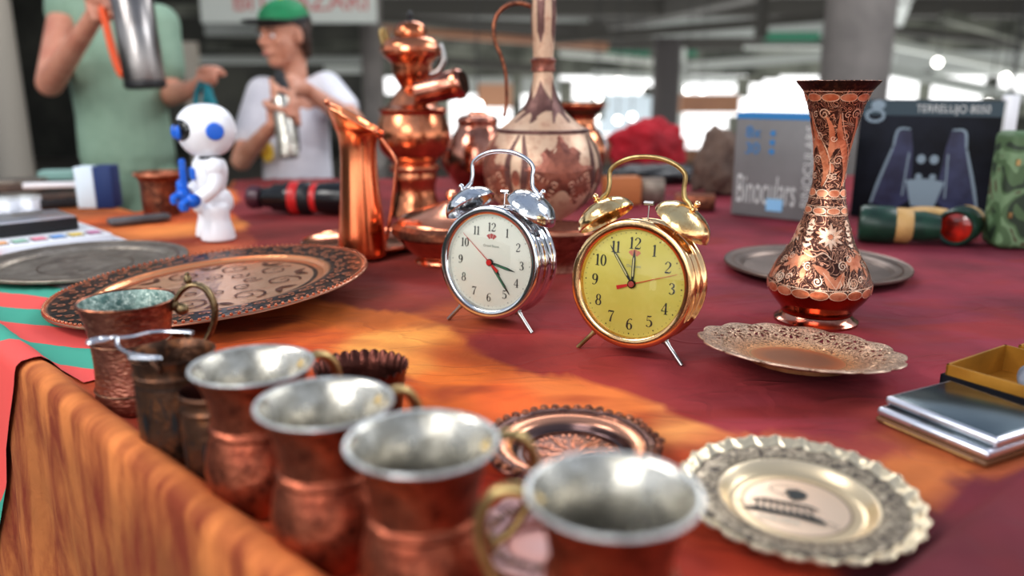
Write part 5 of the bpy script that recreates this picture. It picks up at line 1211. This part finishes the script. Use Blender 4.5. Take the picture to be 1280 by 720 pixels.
# ================================================================== people
def unit(v): return v.normalized()
def fist(b, C, g, n, rg, s=1.0, thumb=1):
    """fingers curled about an axis g through C; n points from C to the palm"""
    g = g.normalized(); n = (n - g * n.dot(g)).normalized(); t = g.cross(n)
    rot = Matrix((g, t, n)).transposed().to_4x4()
    b.ell(C + n * (rg + .012 * s), (.042 * s, .036 * s, .016 * s), rot, 18, 12)
    for i, L in enumerate((.92, 1.0, .97, .82)):
        o = g * ((i - 1.5) * .0205 * s); pts = []
        for k in range(7):
            a = R(-50 + k * 42 * L); rr = rg + .0095 * s; pts.append(C + o + (n * math.cos(a) + t * math.sin(a)) * rr)
        pts.insert(0, C + o - t * (.030 * s) + n * (rg + .010 * s))
        b.tube(pts, [.0098 * s, .0098 * s, .0096 * s, .0094 * s, .009 * s, .0088 * s, .0084 * s, .0078 * s], 10, sub=3)
    pts = [C + g * (-.036 * s * thumb) + n * (rg + .012 * s) - t * .022 * s, C + g * (-.040 * s * thumb) + n * rg * .4 - t * (rg + .018 * s), C + g * (-.022 * s * thumb) - n * rg * .5 - t * (rg + .014 * s), C + g * (-.006 * s * thumb) - n * (rg + .006 * s) - t * (rg * .3 + .006 * s)]
    b.tube(pts, [.0125 * s, .012 * s, .0105 * s, .009 * s], 10, sub=4)
def head_shape(b, Mh, s=1.0):
    """x right, -y forward, z up; origin at the middle of the head"""
    T = lambda x, y, z: Mh @ V((x * s, y * s, z * s)); Rr = Mh.to_3x3().to_4x4()
    b.ell(T(0, .012, .035), (.074 * s, .094 * s, .083 * s), Rr, 28, 20)
    b.ell(T(0, -.020, -.020), (.062 * s, .070 * s, .080 * s), Rr, 24, 18)
    b.ell(T(0, -.048, -.078), (.034 * s, .034 * s, .030 * s), Rr, 18, 12)
    b.ell(T(0, -.078, .030), (.044 * s, .014 * s, .012 * s), Rr, 18, 12)          # brow
    b.tube([T(0, -.084, .022), T(0, -.098, -.004), T(0, -.108, -.022)], [.008 * s, .010 * s, .013 * s], 12)
    for x in (-1, 1): b.ell(T(.010 * x, -.094, -.024), (.009 * s, .009 * s, .008 * s), Rr, 12, 8)
    b.ell(T(0, -.088, -.047), (.023 * s, .010 * s, .0065 * s), Rr, 14, 8); b.ell(T(0, -.086, -.058), (.020 * s, .010 * s, .007 * s), Rr, 14, 8)
    for x in (-1, 1):
        b.ell(T(.040 * x, -.066, -.012), (.020 * s, .018 * s, .020 * s), Rr, 14, 10)
        b.ell(T(.076 * x, .008, .000), (.010 * s, .020 * s, .031 * s), Rr @ Matrix.Rotation(R(18) * x, 4, 'Z'), 14, 10)
def face_parts(Mh, s, parent):
    T = lambda x, y, z: Mh @ V((x * s, y * s, z * s)); Rr = Mh.to_3x3().to_4x4()
    for x in (-1, 1):
        MB().ell(T(.030 * x, -.080, .006), (.0135 * s, .008 * s, .0075 * s), Rr, 14, 10).out('eye', M['white'], parent)
        MB().ell(T(.030 * x, -.0868, .006), (.0055 * s, .003 * s, .0055 * s), Rr, 12, 8).out('iris', M['hair'], parent)
        MB().tube([T(.015 * x, -.092, .026), T(.032 * x, -.090, .031), T(.050 * x, -.078, .025)], .0035 * s, 8).out('eyebrow', M['hair'], parent)
    MB().ell(T(0, -.0945, -.0520), (.021 * s, .0055 * s, .0055 * s), Rr, 14, 8).out('lips', mat('lips', (176, 96, 88), .5), parent)

def look(loc, d, roll=0):
    d = d.normalized(); y = -d; x = y.cross(V((0, 0, 1))).normalized(); z = x.cross(y); return Matrix.Translation(loc) @ Matrix((x, y, z)).transposed().to_4x4()

def person_green():
    ch = P(150, 112, 2.78); X0, Y0 = ch.x, ch.y
    root = thing('person', 'person in sage green shirt and trousers raising a steel vacuum bottle, far left', 'person', (X0, Y0, 0))
    def loc(p): return V((p[0] - X0, p[1] - Y0, p[2]))
    W = lambda dx, dy, z: V((dx, dy, z))
    shR, shL = W(-.155, -.01, 1.44), W(.145, .03, 1.42)
    elR = loc(P(62, 104, 2.60)); wrR = loc(P(104, 42, 2.36)); hC = loc(P(127, 8, 2.27))
    elL = loc(P(213, 118, 2.80)); wrL = loc(P(240, 112, 2.56)); hL = loc(P(263, 98, 2.46))
    shR = loc(P(88, -12, 2.74)); shL = loc(P(196, 34, 2.80))
    b = MB()
    b.limb((0, 0, .93), (0, 0, 1.10), .115, .118, 20); b.limb((0, 0, 1.10), (0, 0, 1.30), .118, .135, 20); b.limb((0, .01, 1.30), (0, .01, 1.42), .12, .07, 18)
    b.limb((0, .01, 1.42), (0, -.005, 1.54), .055, .052); b.limb(V((0, .01, 1.38)), shR, .075, .055); b.limb(V((0, .01, 1.38)), shL, .075, .055)
    b.limb(shR, elR, .056, .043); b.limb(elR, wrR, .043, .029); b.limb(shL, elL, .054, .042); b.limb(elL, wrL, .041, .028)
    for sx in (-1, 1):
        b.limb((sx * .085, 0, .90), (sx * .10, 0, .50), .088, .058, 18); b.limb((sx * .10, 0, .50), (sx * .105, .02, .10), .056, .036, 16)
        b.ell((sx * .105, -.05, .045), (.045, .12, .045))
    gR = unit(loc(P(150, 84, 2.23)) - loc(P(118, -12, 2.24))); nR = unit(wrR - hC); b.limb(wrR, hC + (nR - gR * nR.dot(gR)).normalized() * .022, .028, .026)
    fist(b, hC, gR, nR, .010)
    gL = V((.2, -.4, -1)); b.limb(wrL, hL + unit(wrL - hL) * .03, .028, .025); fist(b, hL, V((.9, -.3, .1)), V((-.3, .3, 1)), .010)
    Mh = look(V((0, -.02, 1.62)), V((.35, -1, -.25))); head_shape(b, Mh)
    body = baked(b, 'body', M['skin'], root, .006); face_parts(Mh, 1, root)
    hb = MB().ell(Mh @ V((0, .022, .052)), (.084, .096, .082), Mh.to_3x3().to_4x4()).ell(Mh @ V((0, .075, -.02)), (.07, .04, .07), Mh.to_3x3().to_4x4())
    baked(hb, 'hair', M['hair'], root, .007)
    q = MB(); q.limb((0, 0, .985), (0, .0, 1.12), .160, .155, 24); q.limb((0, 0, 1.12), (0, .005, 1.30), .155, .165, 24); q.limb((0, .01, 1.30), (0, .01, 1.41), .16, .095, 20)
    for v in q.b.verts: v.co.y *= .88
    q.limb(V((0, .01, 1.37)), shR, .105, .082); q.limb(V((0, .01, 1.37)), shL, .105, .082); q.limb(shR, shR.lerp(elR, .24), .078, .068); q.limb(shL, shL.lerp(elL, .6), .078, .068)
    for v in q.b.verts:
        v.co += v.normal * .006 * noise.noise(v.co * 9)
        if v.co.z < .93: v.co.z = .93 - (.93 - v.co.z) * .1
    baked(q, 'shirt', M['shirt_green'], root, .008)
    q = MB(); q.limb((0, 0, .90), (0, 0, 1.0), .135, .13, 20)
    for sx in (-1, 1): q.limb((sx * .075, 0, .88), (sx * .10, 0, .50), .112, .085, 18); q.limb((sx * .10, 0, .50), (sx * .105, .015, .12), .085, .075, 16)
    baked(q, 'trousers', M['trouser_green'], root, .008)
    for sx in (-1, 1): MB().ell((sx * .105, -.055, .045), (.052, .135, .044)).out('shoe', M['black'], root)
    # vacuum bottle
    a, c = P(161, -24, 2.18), P(182, 108, 2.24); ax = (a - c); L = ax.length
    bt = thing('vacuum_bottle', 'large brushed steel vacuum bottle with orange strap, held up by the person in green', 'bottle', c); Q = ax.to_track_quat('Z', 'Y').to_matrix().to_4x4()
    def put(nm, m, pr, par=bt): return MB().lathe(pr, 48, Q).out(nm, m, par, ang=40)
    put('body', M['steel_dark'], [(0, .001), (.052, .002), (.0545, .012), (.0545, L * .93), (.050, L * .95), (0, L * .95)]); put('bottom_ring', M['black'], [(0, -.006), (.050, -.006), (.0555, 0), (.0555, .014), (.054, .015)])
    put('lid', M['navy'], [(.0550, L * .925), (.056, L * .93), (.056, L * 1.10), (.045, L * 1.16), (0, L * 1.17)])
    s = [P(116, -8, 2.255), P(127, 8, 2.270), P(135, 40, 2.265), P(143, 70, 2.262), P(152, 92, 2.262), P(160, 92, 2.245)]
    MB().tube([p - c for p in s], .0135, 12, flat=.8).out('strap', M['orange'], bt)
    # teal pouch from the other hand
    p = P(257, 108, 2.46); q = thing('teal_pouch', 'small teal fabric loop hanging from the hand of the person in green', 'strap', p)
    MB().tube([(-.005, 0, .025), (-.028, 0, -.02), (-.030, -.01, -.065), (-.012, -.01, -.080), (-.004, -.01, -.06), (.004, 0, .02)], .0125, 12, flat=.6).tube([(.004, 0, .02), (.012, -.01, -.02), (.022, -.01, -.06), (.008, -.01, -.082), (-.010, -.01, -.08)], .0125, 12, flat=.6).out('loop', M['teal'], q)
    MB().box((.030, .014, .022), (.006, -.006, .012), bev=.003).out('buckle', M['teal'], q)
person_green()

def person_boy():
    hc = P(355, 46, 2.74); ch = P(368, 150, 2.80); X0, Y0 = ch.x, ch.y
    root = thing('person', 'young person in white T-shirt and green cap, standing behind the table', 'person', (X0, Y0, 0))
    def loc(p): return V((p[0] - X0, p[1] - Y0, p[2]))
    shR, shL = loc(P(330, 120, 2.80)), loc(P(408, 112, 2.84)); nk = (shR + shL) / 2
    elL = loc(P(444, 154, 2.72)); wrL = loc(P(382, 112, 2.56)); hL = loc(P(357, 98, 2.50))
    elR = loc(P(302, 200, 2.70)); wrR = loc(P(333, 166, 2.52)); hR = loc(P(345, 145, 2.46))
    b = MB(); b.limb((0, 0, .84), (0, 0, 1.02), .095, .10, 20); b.limb((0, 0, 1.02), nk + V((0, 0, -.06)), .10, .10, 20); b.limb(nk + V((0, 0, -.05)), nk + V((0, 0, .01)), .075, .05)
    H = loc(hc); b.limb(nk, H + V((.02, .03, -.05)), .046, .044); b.limb(nk + V((0, 0, -.035)), shR, .055, .045); b.limb(nk + V((0, 0, -.035)), shL, .055, .045)
    b.limb(shL, elL, .045, .036); b.limb(elL, wrL, .036, .024); b.limb(shR, elR, .045, .036); b.limb(elR, wrR, .035, .024)
    for sx in (-1, 1):
        b.limb((sx * .075, 0, .80), (sx * .085, 0, .44), .075, .050, 18); b.limb((sx * .085, 0, .44), (sx * .09, .02, .09), .048, .032, 16); b.ell((sx * .09, -.045, .04), (.038, .105, .04))
    bot_c = loc(P(361, 198, 2.42)); bot_t = loc(P(351, 108, 2.42)); g = unit(bot_t - bot_c)
    b.limb(wrL, hL + unit(wrL - hL) * .02, .025, .024); cL = bot_c.lerp(bot_t, .96); fist(b, cL, g, unit(wrL - cL), .018, .92); b.limb(wrL, cL + unit(wrL - cL) * .03, .025, .024)
    cR = bot_c.lerp(bot_t, .60); fist(b, cR, -g, unit(wrR - cR), .033, .92); b.limb(wrR, cR + unit(wrR - cR) * .048, .025, .022)
    Mh = look(H, V((-.56, -.83, -.10))); head_shape(b, Mh, .93)
    baked(b, 'body', M['skin_boy'], root, .0055); face_parts(Mh, .93, root)
    R3 = Mh.to_3x3().to_4x4()
    hb = MB().ell(Mh @ V((0, .028, .040)), (.074, .084, .068), R3).ell(Mh @ V((0, .058, -.025)), (.056, .036, .070), R3)
    for x in (-1, 1): hb.tube([Mh @ V((.062 * x, .035, .03)), Mh @ V((.066 * x, .040, -.02)), Mh @ V((.058 * x, .045, -.075))], [.02, .018, .010], 10)
    baked(hb, 'hair', M['hair'], root, .006)
    cp = MB().lathe(spline([(.082, 0), (.082, .020), (.074, .045), (.052, .066), (.022, .078), (0, .079)], 4), 40, Mh @ Matrix.Translation((0, .012, .044)) @ Matrix.Rotation(R(6), 4, 'X') @ Matrix.Diagonal((.95, 1.12, 1, 1)))
    cap = cp.out('cap', M['cap'], root, ang=60)
    v = MB(); vs = []; 
    for j in range(5):
        row = []
        for i in range(13):
            a = R(-68 + 136 * i / 12); rr = .076 + j * .016 * (math.cos(a) ** .5 if math.cos(a) > 0 else 0)
            row.append(v.b.verts.new(Mh @ V((rr * math.sin(a) * .98, -(rr * math.cos(a)) * 1.10 + .012, .047 + .004 * j - .006 * (math.sin(a) ** 2) * j * .5 + .0))))
        vs.append(row)
    for r0, r1 in zip(vs, vs[1:]):
        for i in range(12): v.b.faces.new((r0[i], r0[i + 1], r1[i + 1], r1[i]))
    o = v.out('visor', M['cap_black'], cap)
    MB().lathe([(.0825, 0), (.0850, .003), (.0850, .012), (.0825, .016)], 40, Mh @ Matrix.Translation((0, .012, .044)) @ Matrix.Rotation(R(6), 4, 'X') @ Matrix.Diagonal((.95, 1.12, 1, 1))).out('cap_band', M['cap_black'], cap); so = o.modifiers.new('s', 'SOLIDIFY'); so.thickness = .004
    MB().ell(Mh @ V((0, .01, .125)), .008, u=12, v=8).out('button', M['yellow'], cap)
    q = MB(); q.limb((0, 0, .86), (0, 0, 1.0), .122, .120, 24); q.limb((0, 0, 1.0), nk + V((0, 0, -.09)), .120, .112, 24); q.limb(nk + V((0, 0, -.10)), nk + V((0, 0, -.015)), .110, .062, 20)
    q.limb(nk + V((0, 0, -.055)), shR, .08, .062); q.limb(nk + V((0, 0, -.055)), shL, .08, .062); q.limb(shR, shR.lerp(elR, .62), .064, .058); q.limb(shL, shL.lerp(elL, .55), .064, .058)
    for w in q.b.verts:
        w.co += w.normal * .006 * noise.noise(w.co * 10)
        if w.co.z < .82: w.co.z = .82 - (.82 - w.co.z) * .1
    baked(q, 't_shirt', M['shirt_white'], root, .007)
    MB().ell(loc(P(334, 190, 2.66)), (.022, .006, .034), u=16, v=10).out('yellow_print', M['yellow'], root)
    q = MB(); q.limb((0, 0, .80), (0, 0, .88), .115, .112, 20)
    for sx in (-1, 1): q.limb((sx * .065, 0, .78), (sx * .085, 0, .44), .092, .07, 18); q.limb((sx * .085, 0, .44), (sx * .09, .015, .10), .07, .06, 16)
    baked(q, 'trousers', M['jeans'], root, .008)
    for sx in (-1, 1): MB().ell((sx * .09, -.05, .042), (.046, .12, .042)).out('shoe', M['black'], root)
    c = P(361, 198, 2.42); t = P(351, 108, 2.42); ax = t - c; L = ax.length; Q = ax.to_track_quat('Z', 'Y').to_matrix().to_4x4()
    bt = thing('steel_flask', 'slim pale steel flask with dark cap, held by the person in the cap', 'flask', c)
    MB().lathe([(0, 0), (.029, .001), (.031, .006), (.031, L * .80), (.028, L * .86), (0, L * .86)], 40, Q).out('body', M['tin'], bt); MB().lathe([(.0285, L * .84), (.029, L * .85), (.022, L * 1.05), (.016, L * 1.10), (.016, L * 1.2), (0, L * 1.2)], 30, Q).out('cap', M['black'], bt)
    MB().tube([Q @ V((-.030, .0, L * .1)), Q @ V((-.034, .0, L * .5)), Q @ V((-.030, 0, L * .8))], .006, 10).out('side_grip', M['grey_item'], bt)
person_boy()

# ================================================================== the hall
def S(name, size, loc, m, rot=None): return struct(name, MB().box(size, loc, rot), m)
S('floor', (60, 26, .1), (0, 1.5, -.05), M['floor'])
def slab(name, u0, u1, v0, v1, zc, m, depth=.5):
    """upright or hanging block whose face fills that part of the frame at distance zc"""
    a, b = P(u0, v0, zc), P(u1, v1, zc); zt, zb = a.z, b.z
    y = a.y
    return S(name, (b.x - a.x, depth, zt - zb), ((a.x + b.x) / 2, y + depth / 2, (zt + zb) / 2), m)
def column(name, label, u, w, vtop, zc, m, bottom=0):
    a = P(u, 100, zc); r = w * zc / 2000; top = P(u, vtop, zc).z
    root = thing(name, label, 'pillar', (a.x, a.y, 0)); root['kind'] = 'structure'
    MB().lathe([(r, 0), (r, top)], 40).out('shaft', m, root); MB().lathe([(r * 1.25, 0), (r * 1.25, .25), (r, .3)], 40).out('base', m, root)
S('ceiling', (60, 34, .3), (6, 5.5 + 17, 3.25), M['slab'])
S('wall_left', (.3, 26, 3.1), (-14, 1.5, 1.55), M['wall_grey'])
# beams under the slab
n = 0
def trim(size, loc, m, rot=None):
    global n; n += 1; return S('trim_%d' % n, size, loc, m, rot)
for y, m, h in ((9, 'beam', .30), (14, 'beam_l', .35), (19, 'beam', .4), (25, 'beam_l', .5), (31, 'beam', .5)):
    trim((60, .5, h), (6, y, 3.1 - h / 2), M[m])
trim((.5, 30, .45), (3.2, 21, 2.90), M['beam'], Matrix.Rotation(R(10), 4, 'Z'))
trim((.5, 30, .45), (9.5, 21, 2.90), M['beam_l'], Matrix.Rotation(R(-24), 4, 'Z'))
trim((.4, 30, .45), (13.5, 21, 2.90), M['beam'], Matrix.Rotation(R(-30), 4, 'Z'))
def band(u0, u1, v0, v1, zc, m, d=.4):
    global n; n += 1; return slab('trim_%d' % n, u0, u1, v0, v1, zc, M[m], d)
# far truss zone above the bright openings
band(-200, 470, -60, 250, 13, 'wall_dark'); band(470, 700, 30, 96, 20, 'wall_grey'); band(560, 760, 28, 52, 19, 'beam')
band(700, 930, 46, 62, 19, 'beam'); band(700, 1060, 62, 94, 24, 'wall_grey'); band(700, 1500, 44, 95, 36, 'beam_w')
band(760, 812, 58, 72, 22, 'greenery'); band(852, 872, 56, 70, 22, 'greenery'); band(960, 1026, 40, 50, 22, 'greenery')
band(855, 930, 96, 104, 30, 'beam_l'); band(1095, 1500, 24, 78, 23, 'wall_grey'); band(1120, 1500, 64, 90, 21, 'beam_l')
band(852, 925, 118, 141, 14, 'wall_brown'); band(560, 700, 96, 118, 22, 'beam_l'); band(596, 650, 105, 135, 20, 'wall_brown')
band(690, 760, 126, 136, 19, 'beam_l'); band(752, 822, 118, 168, 21, 'shopwhite'); band(470, 560, 118, 240, 16, 'wall_grey'); band(845, 858, 60, 170, 19, 'beam_w')
band(918, 1500, 146, 250, 13, 'wall_grey'); band(560, 858, 172, 250, 13, 'wall_brown'); band(852, 925, 188, 250, 13, 'wall_brown')
band(1242, 1500, 118, 240, 15, 'wall_grey'); 
# pale rails and boards before the dark stalls at the left
band(255, 330, 30, 44, 9, 'beam_l', .1); band(255, 480, 52, 62, 9.5, 'wall_grey', .1); band(225, 470, 70, 80, 10, 'beam_l', .1); band(405, 460, 82, 92, 9, 'beam_w', .1)
band(226, 242, 52, 210, 8, 'concrete_l', .12); band(60, 250, 5, 20, 10, 'wall_grey', .1)
column('concrete_column', 'pale column at the left frame edge', 2, 44, -120, 5.2, M['concrete_l'])
column('concrete_column', 'slim grey column behind the samovar', 466, 26, -60, 9, M['concrete'])
column('concrete_column', 'dark column standing behind the red bag', 833, 34, 48, 13, M['column_dark'])
column('concrete_column', 'wide grey column rising behind the engraved vase', 1067, 82, -130, 6, M['concrete'])
# banner
a, b_ = P(248, -20, 7.6), P(470, 28, 7.6); r_ = thing('market_banner', 'white hanging banner with red lettering above the person in the cap', 'banner', ((a.x + b_.x) / 2, a.y, b_.z))
hh = a.z - b_.z; MB().box((b_.x - a.x, .02, hh), (0, 0, hh / 2)).out('board', M['beam_w'], r_)
text_part('red_lettering', 'BIT PAZARI', .26, M['logo_red'], r_, (.12, -.015, hh * .55), (PI / 2, 0, 0))
for sx in (-1, 1): MB().tube([(sx * (b_.x - a.x) * .45, 0, hh), (sx * (b_.x - a.x) * .45, 0, 3.1 - b_.z)], .012, 8, smooth=False).out('hanging_wire', M['steel'], r_)
def beam2(u0, v0, u1, v1, th, zc, m, d=.3):
    global n; n += 1; a, b = P(u0, v0, zc), P(u1, v1, zc); b.y = a.y; c = (a + b) / 2; L_ = (b - a).length; an = math.atan2(b.z - a.z, b.x - a.x)
    return S('trim_%d' % n, (L_, d, th * zc / 1000), c, M[m], Matrix.Rotation(-an, 4, 'Y'))
beam2(690, 50, 1080, 18, 10, 12, 'beam'); beam2(480, 36, 760, 58, 9, 13, 'wall_brown'); beam2(470, 24, 720, 34, 8, 12, 'beam')
beam2(1090, 50, 1330, 96, 9, 14, 'beam_w'); beam2(1090, 84, 1330, 132, 12, 15, 'beam_l'); beam2(1100, 36, 1330, 58, 8, 15, 'beam'); beam2(1180, 20, 1330, 60, 10, 13, 'wall_grey')
beam2(850, 84, 1030, 70, 12, 16, 'beam_l'); beam2(700, 66, 850, 80, 8, 15, 'beam_w'); beam2(740, 92, 860, 96, 8, 16, 'beam_l'); beam2(955, -10, 955, 48, 8, 10, 'beam'); beam2(480, 70, 700, 88, 10, 16, 'beam')
for u0, u1, v0, v1 in ((925, 938, 96, 122), (938, 955, 94, 104), (955, 975, 92, 99), (1157, 1167, 88, 132), (1240, 1250, 96, 150), (700, 716, 100, 128), (742, 756, 112, 150), (806, 818, 108, 120), (520, 545, 100, 140), (640, 652, 96, 150)):
    band(u0, u1, v0, v1, 15, 'wall_grey', .2)
# lamps
LAMPS = [(773, 102, 12), (801, 108, 13), (859, 113, 14), (878, 113, 14), (1172, 78, 10), (1257, 97, 10), (1261, 127, 9), (1259, 148, 10.5), (1258, 165, 7.5), (597, 132, 8), (748, 122, 14), (744, 143, 13), (772, 150, 13), (790, 146, 13), (1236, 130, 12)]
LW = ['beyond the gold clock', 'left of the dark column', 'right of the dark column', 'above the grey carton', 'high at the right', 'at the right frame edge', 'above the camouflage case', 'near the camouflage case', 'low by the camouflage case', 'above the teapot', 'right of the flared pot', 'above the red bag, left', 'above the red bag, middle', 'above the red bag, right', 'beside the white carton']
for (u, v, zc), w in zip(LAMPS, LW):
    p = P(u, v, zc); r_ = thing('hall_lamp', 'small bright hall lamp ' + w, 'lamp', p, group='bright lamps in the hall')
    MB().ell((0, 0, 0), .05, u=16, v=10).out('bulb', M['glow'], r_); MB().tube([(0, 0, .045), (0, 0, max(.1, 2.9 - p.z))], .008, 8, smooth=False).out('cord', M['black'], r_)
# ================================================================== light and camera
w = bpy.data.worlds.new('World'); scene.world = w; w.use_nodes = True; nt = w.node_tree; L = nt.links.new; bg = nt.nodes['Background']
tc = N(nt, 'ShaderNodeTexCoord'); s = N(nt, 'ShaderNodeSeparateXYZ'); L(tc.outputs['Generated'], s.inputs[0])
col = ramp(nt, s.outputs[2], [(0.0, (1.0, 1.0, 1.0)), (.10, (1, 1, 1)), (.3, (.72, .8, .92)), (1.0, (.5, .6, .8))])
stg = ramp(nt, s.outputs[2], [(0.0, .9), (.08, .95), (.22, .42), (.6, .30), (1.0, .30)])
ml = N(nt, 'ShaderNodeMath', operation='MULTIPLY'); L(stg, ml.inputs[0]); ml.inputs[1].default_value = 2.4
L(col, bg.inputs[0]); L(ml.outputs[0], bg.inputs[1])
def area(name, loc, tgt, size, power, c=(1, 1, 1)):
    l = bpy.data.lights.new(name, 'AREA'); l.shape = 'RECTANGLE'; l.size, l.size_y = size; l.energy = power; l.color = c
    o = bpy.data.objects.new(name, l); COL.objects.link(o); o.location = loc; o.rotation_euler = (V(tgt) - V(loc)).to_track_quat('-Z', 'Y').to_euler(); return o
area('skylight_left', (-2.2, .2, 3.1), (0, .8, .95), (1.6, 1.0), 55, (1, .97, .93))
area('skylight_right', (2.6, 1.6, 3.0), (0, .7, .95), (1.4, .9), 42, (.96, .98, 1))
area('skylight_back', (.3, 3.6, 2.9), (0, .6, .95), (1.8, .8), 32, (1, 1, 1))
area('front_fill', (-1.3, -2.2, 2.6), (.1, .8, 1.0), (1.8, 1.2), 60, (1, .98, .95))  # added fill from the camera side to brighten the clock dials
area('hall_fill_up', (2, 13, .3), (2, 13.01, 3), (16, 8), 420, (1, 1, .98))  # added fill aimed up to lighten columns and ceiling, no real fitting
area('hall_fill_front', (1, 4.6, 2.9), (1, 14, 1.6), (8, .6), 90, (1, 1, 1))  # added fill brightening the near faces of the hall, no real fitting
cam = bpy.data.cameras.new('camera'); co = bpy.data.objects.new('camera', cam); COL.objects.link(co); scene.camera = co
co.location = (0, 0, CZ); co.rotation_euler = (PI / 2 - TH, 0, 0); cam.sensor_width = 36; cam.lens = 36 * 1000 / 1280; cam.clip_start = .02; cam.clip_end = 300
cam.dof.use_dof = True; cam.dof.focus_distance = .86; cam.dof.aperture_fstop = 2.5
scene.view_settings.view_transform = 'Standard'; scene.view_settings.look = 'None'; scene.view_settings.exposure = .06; scene.view_settings.gamma = .91
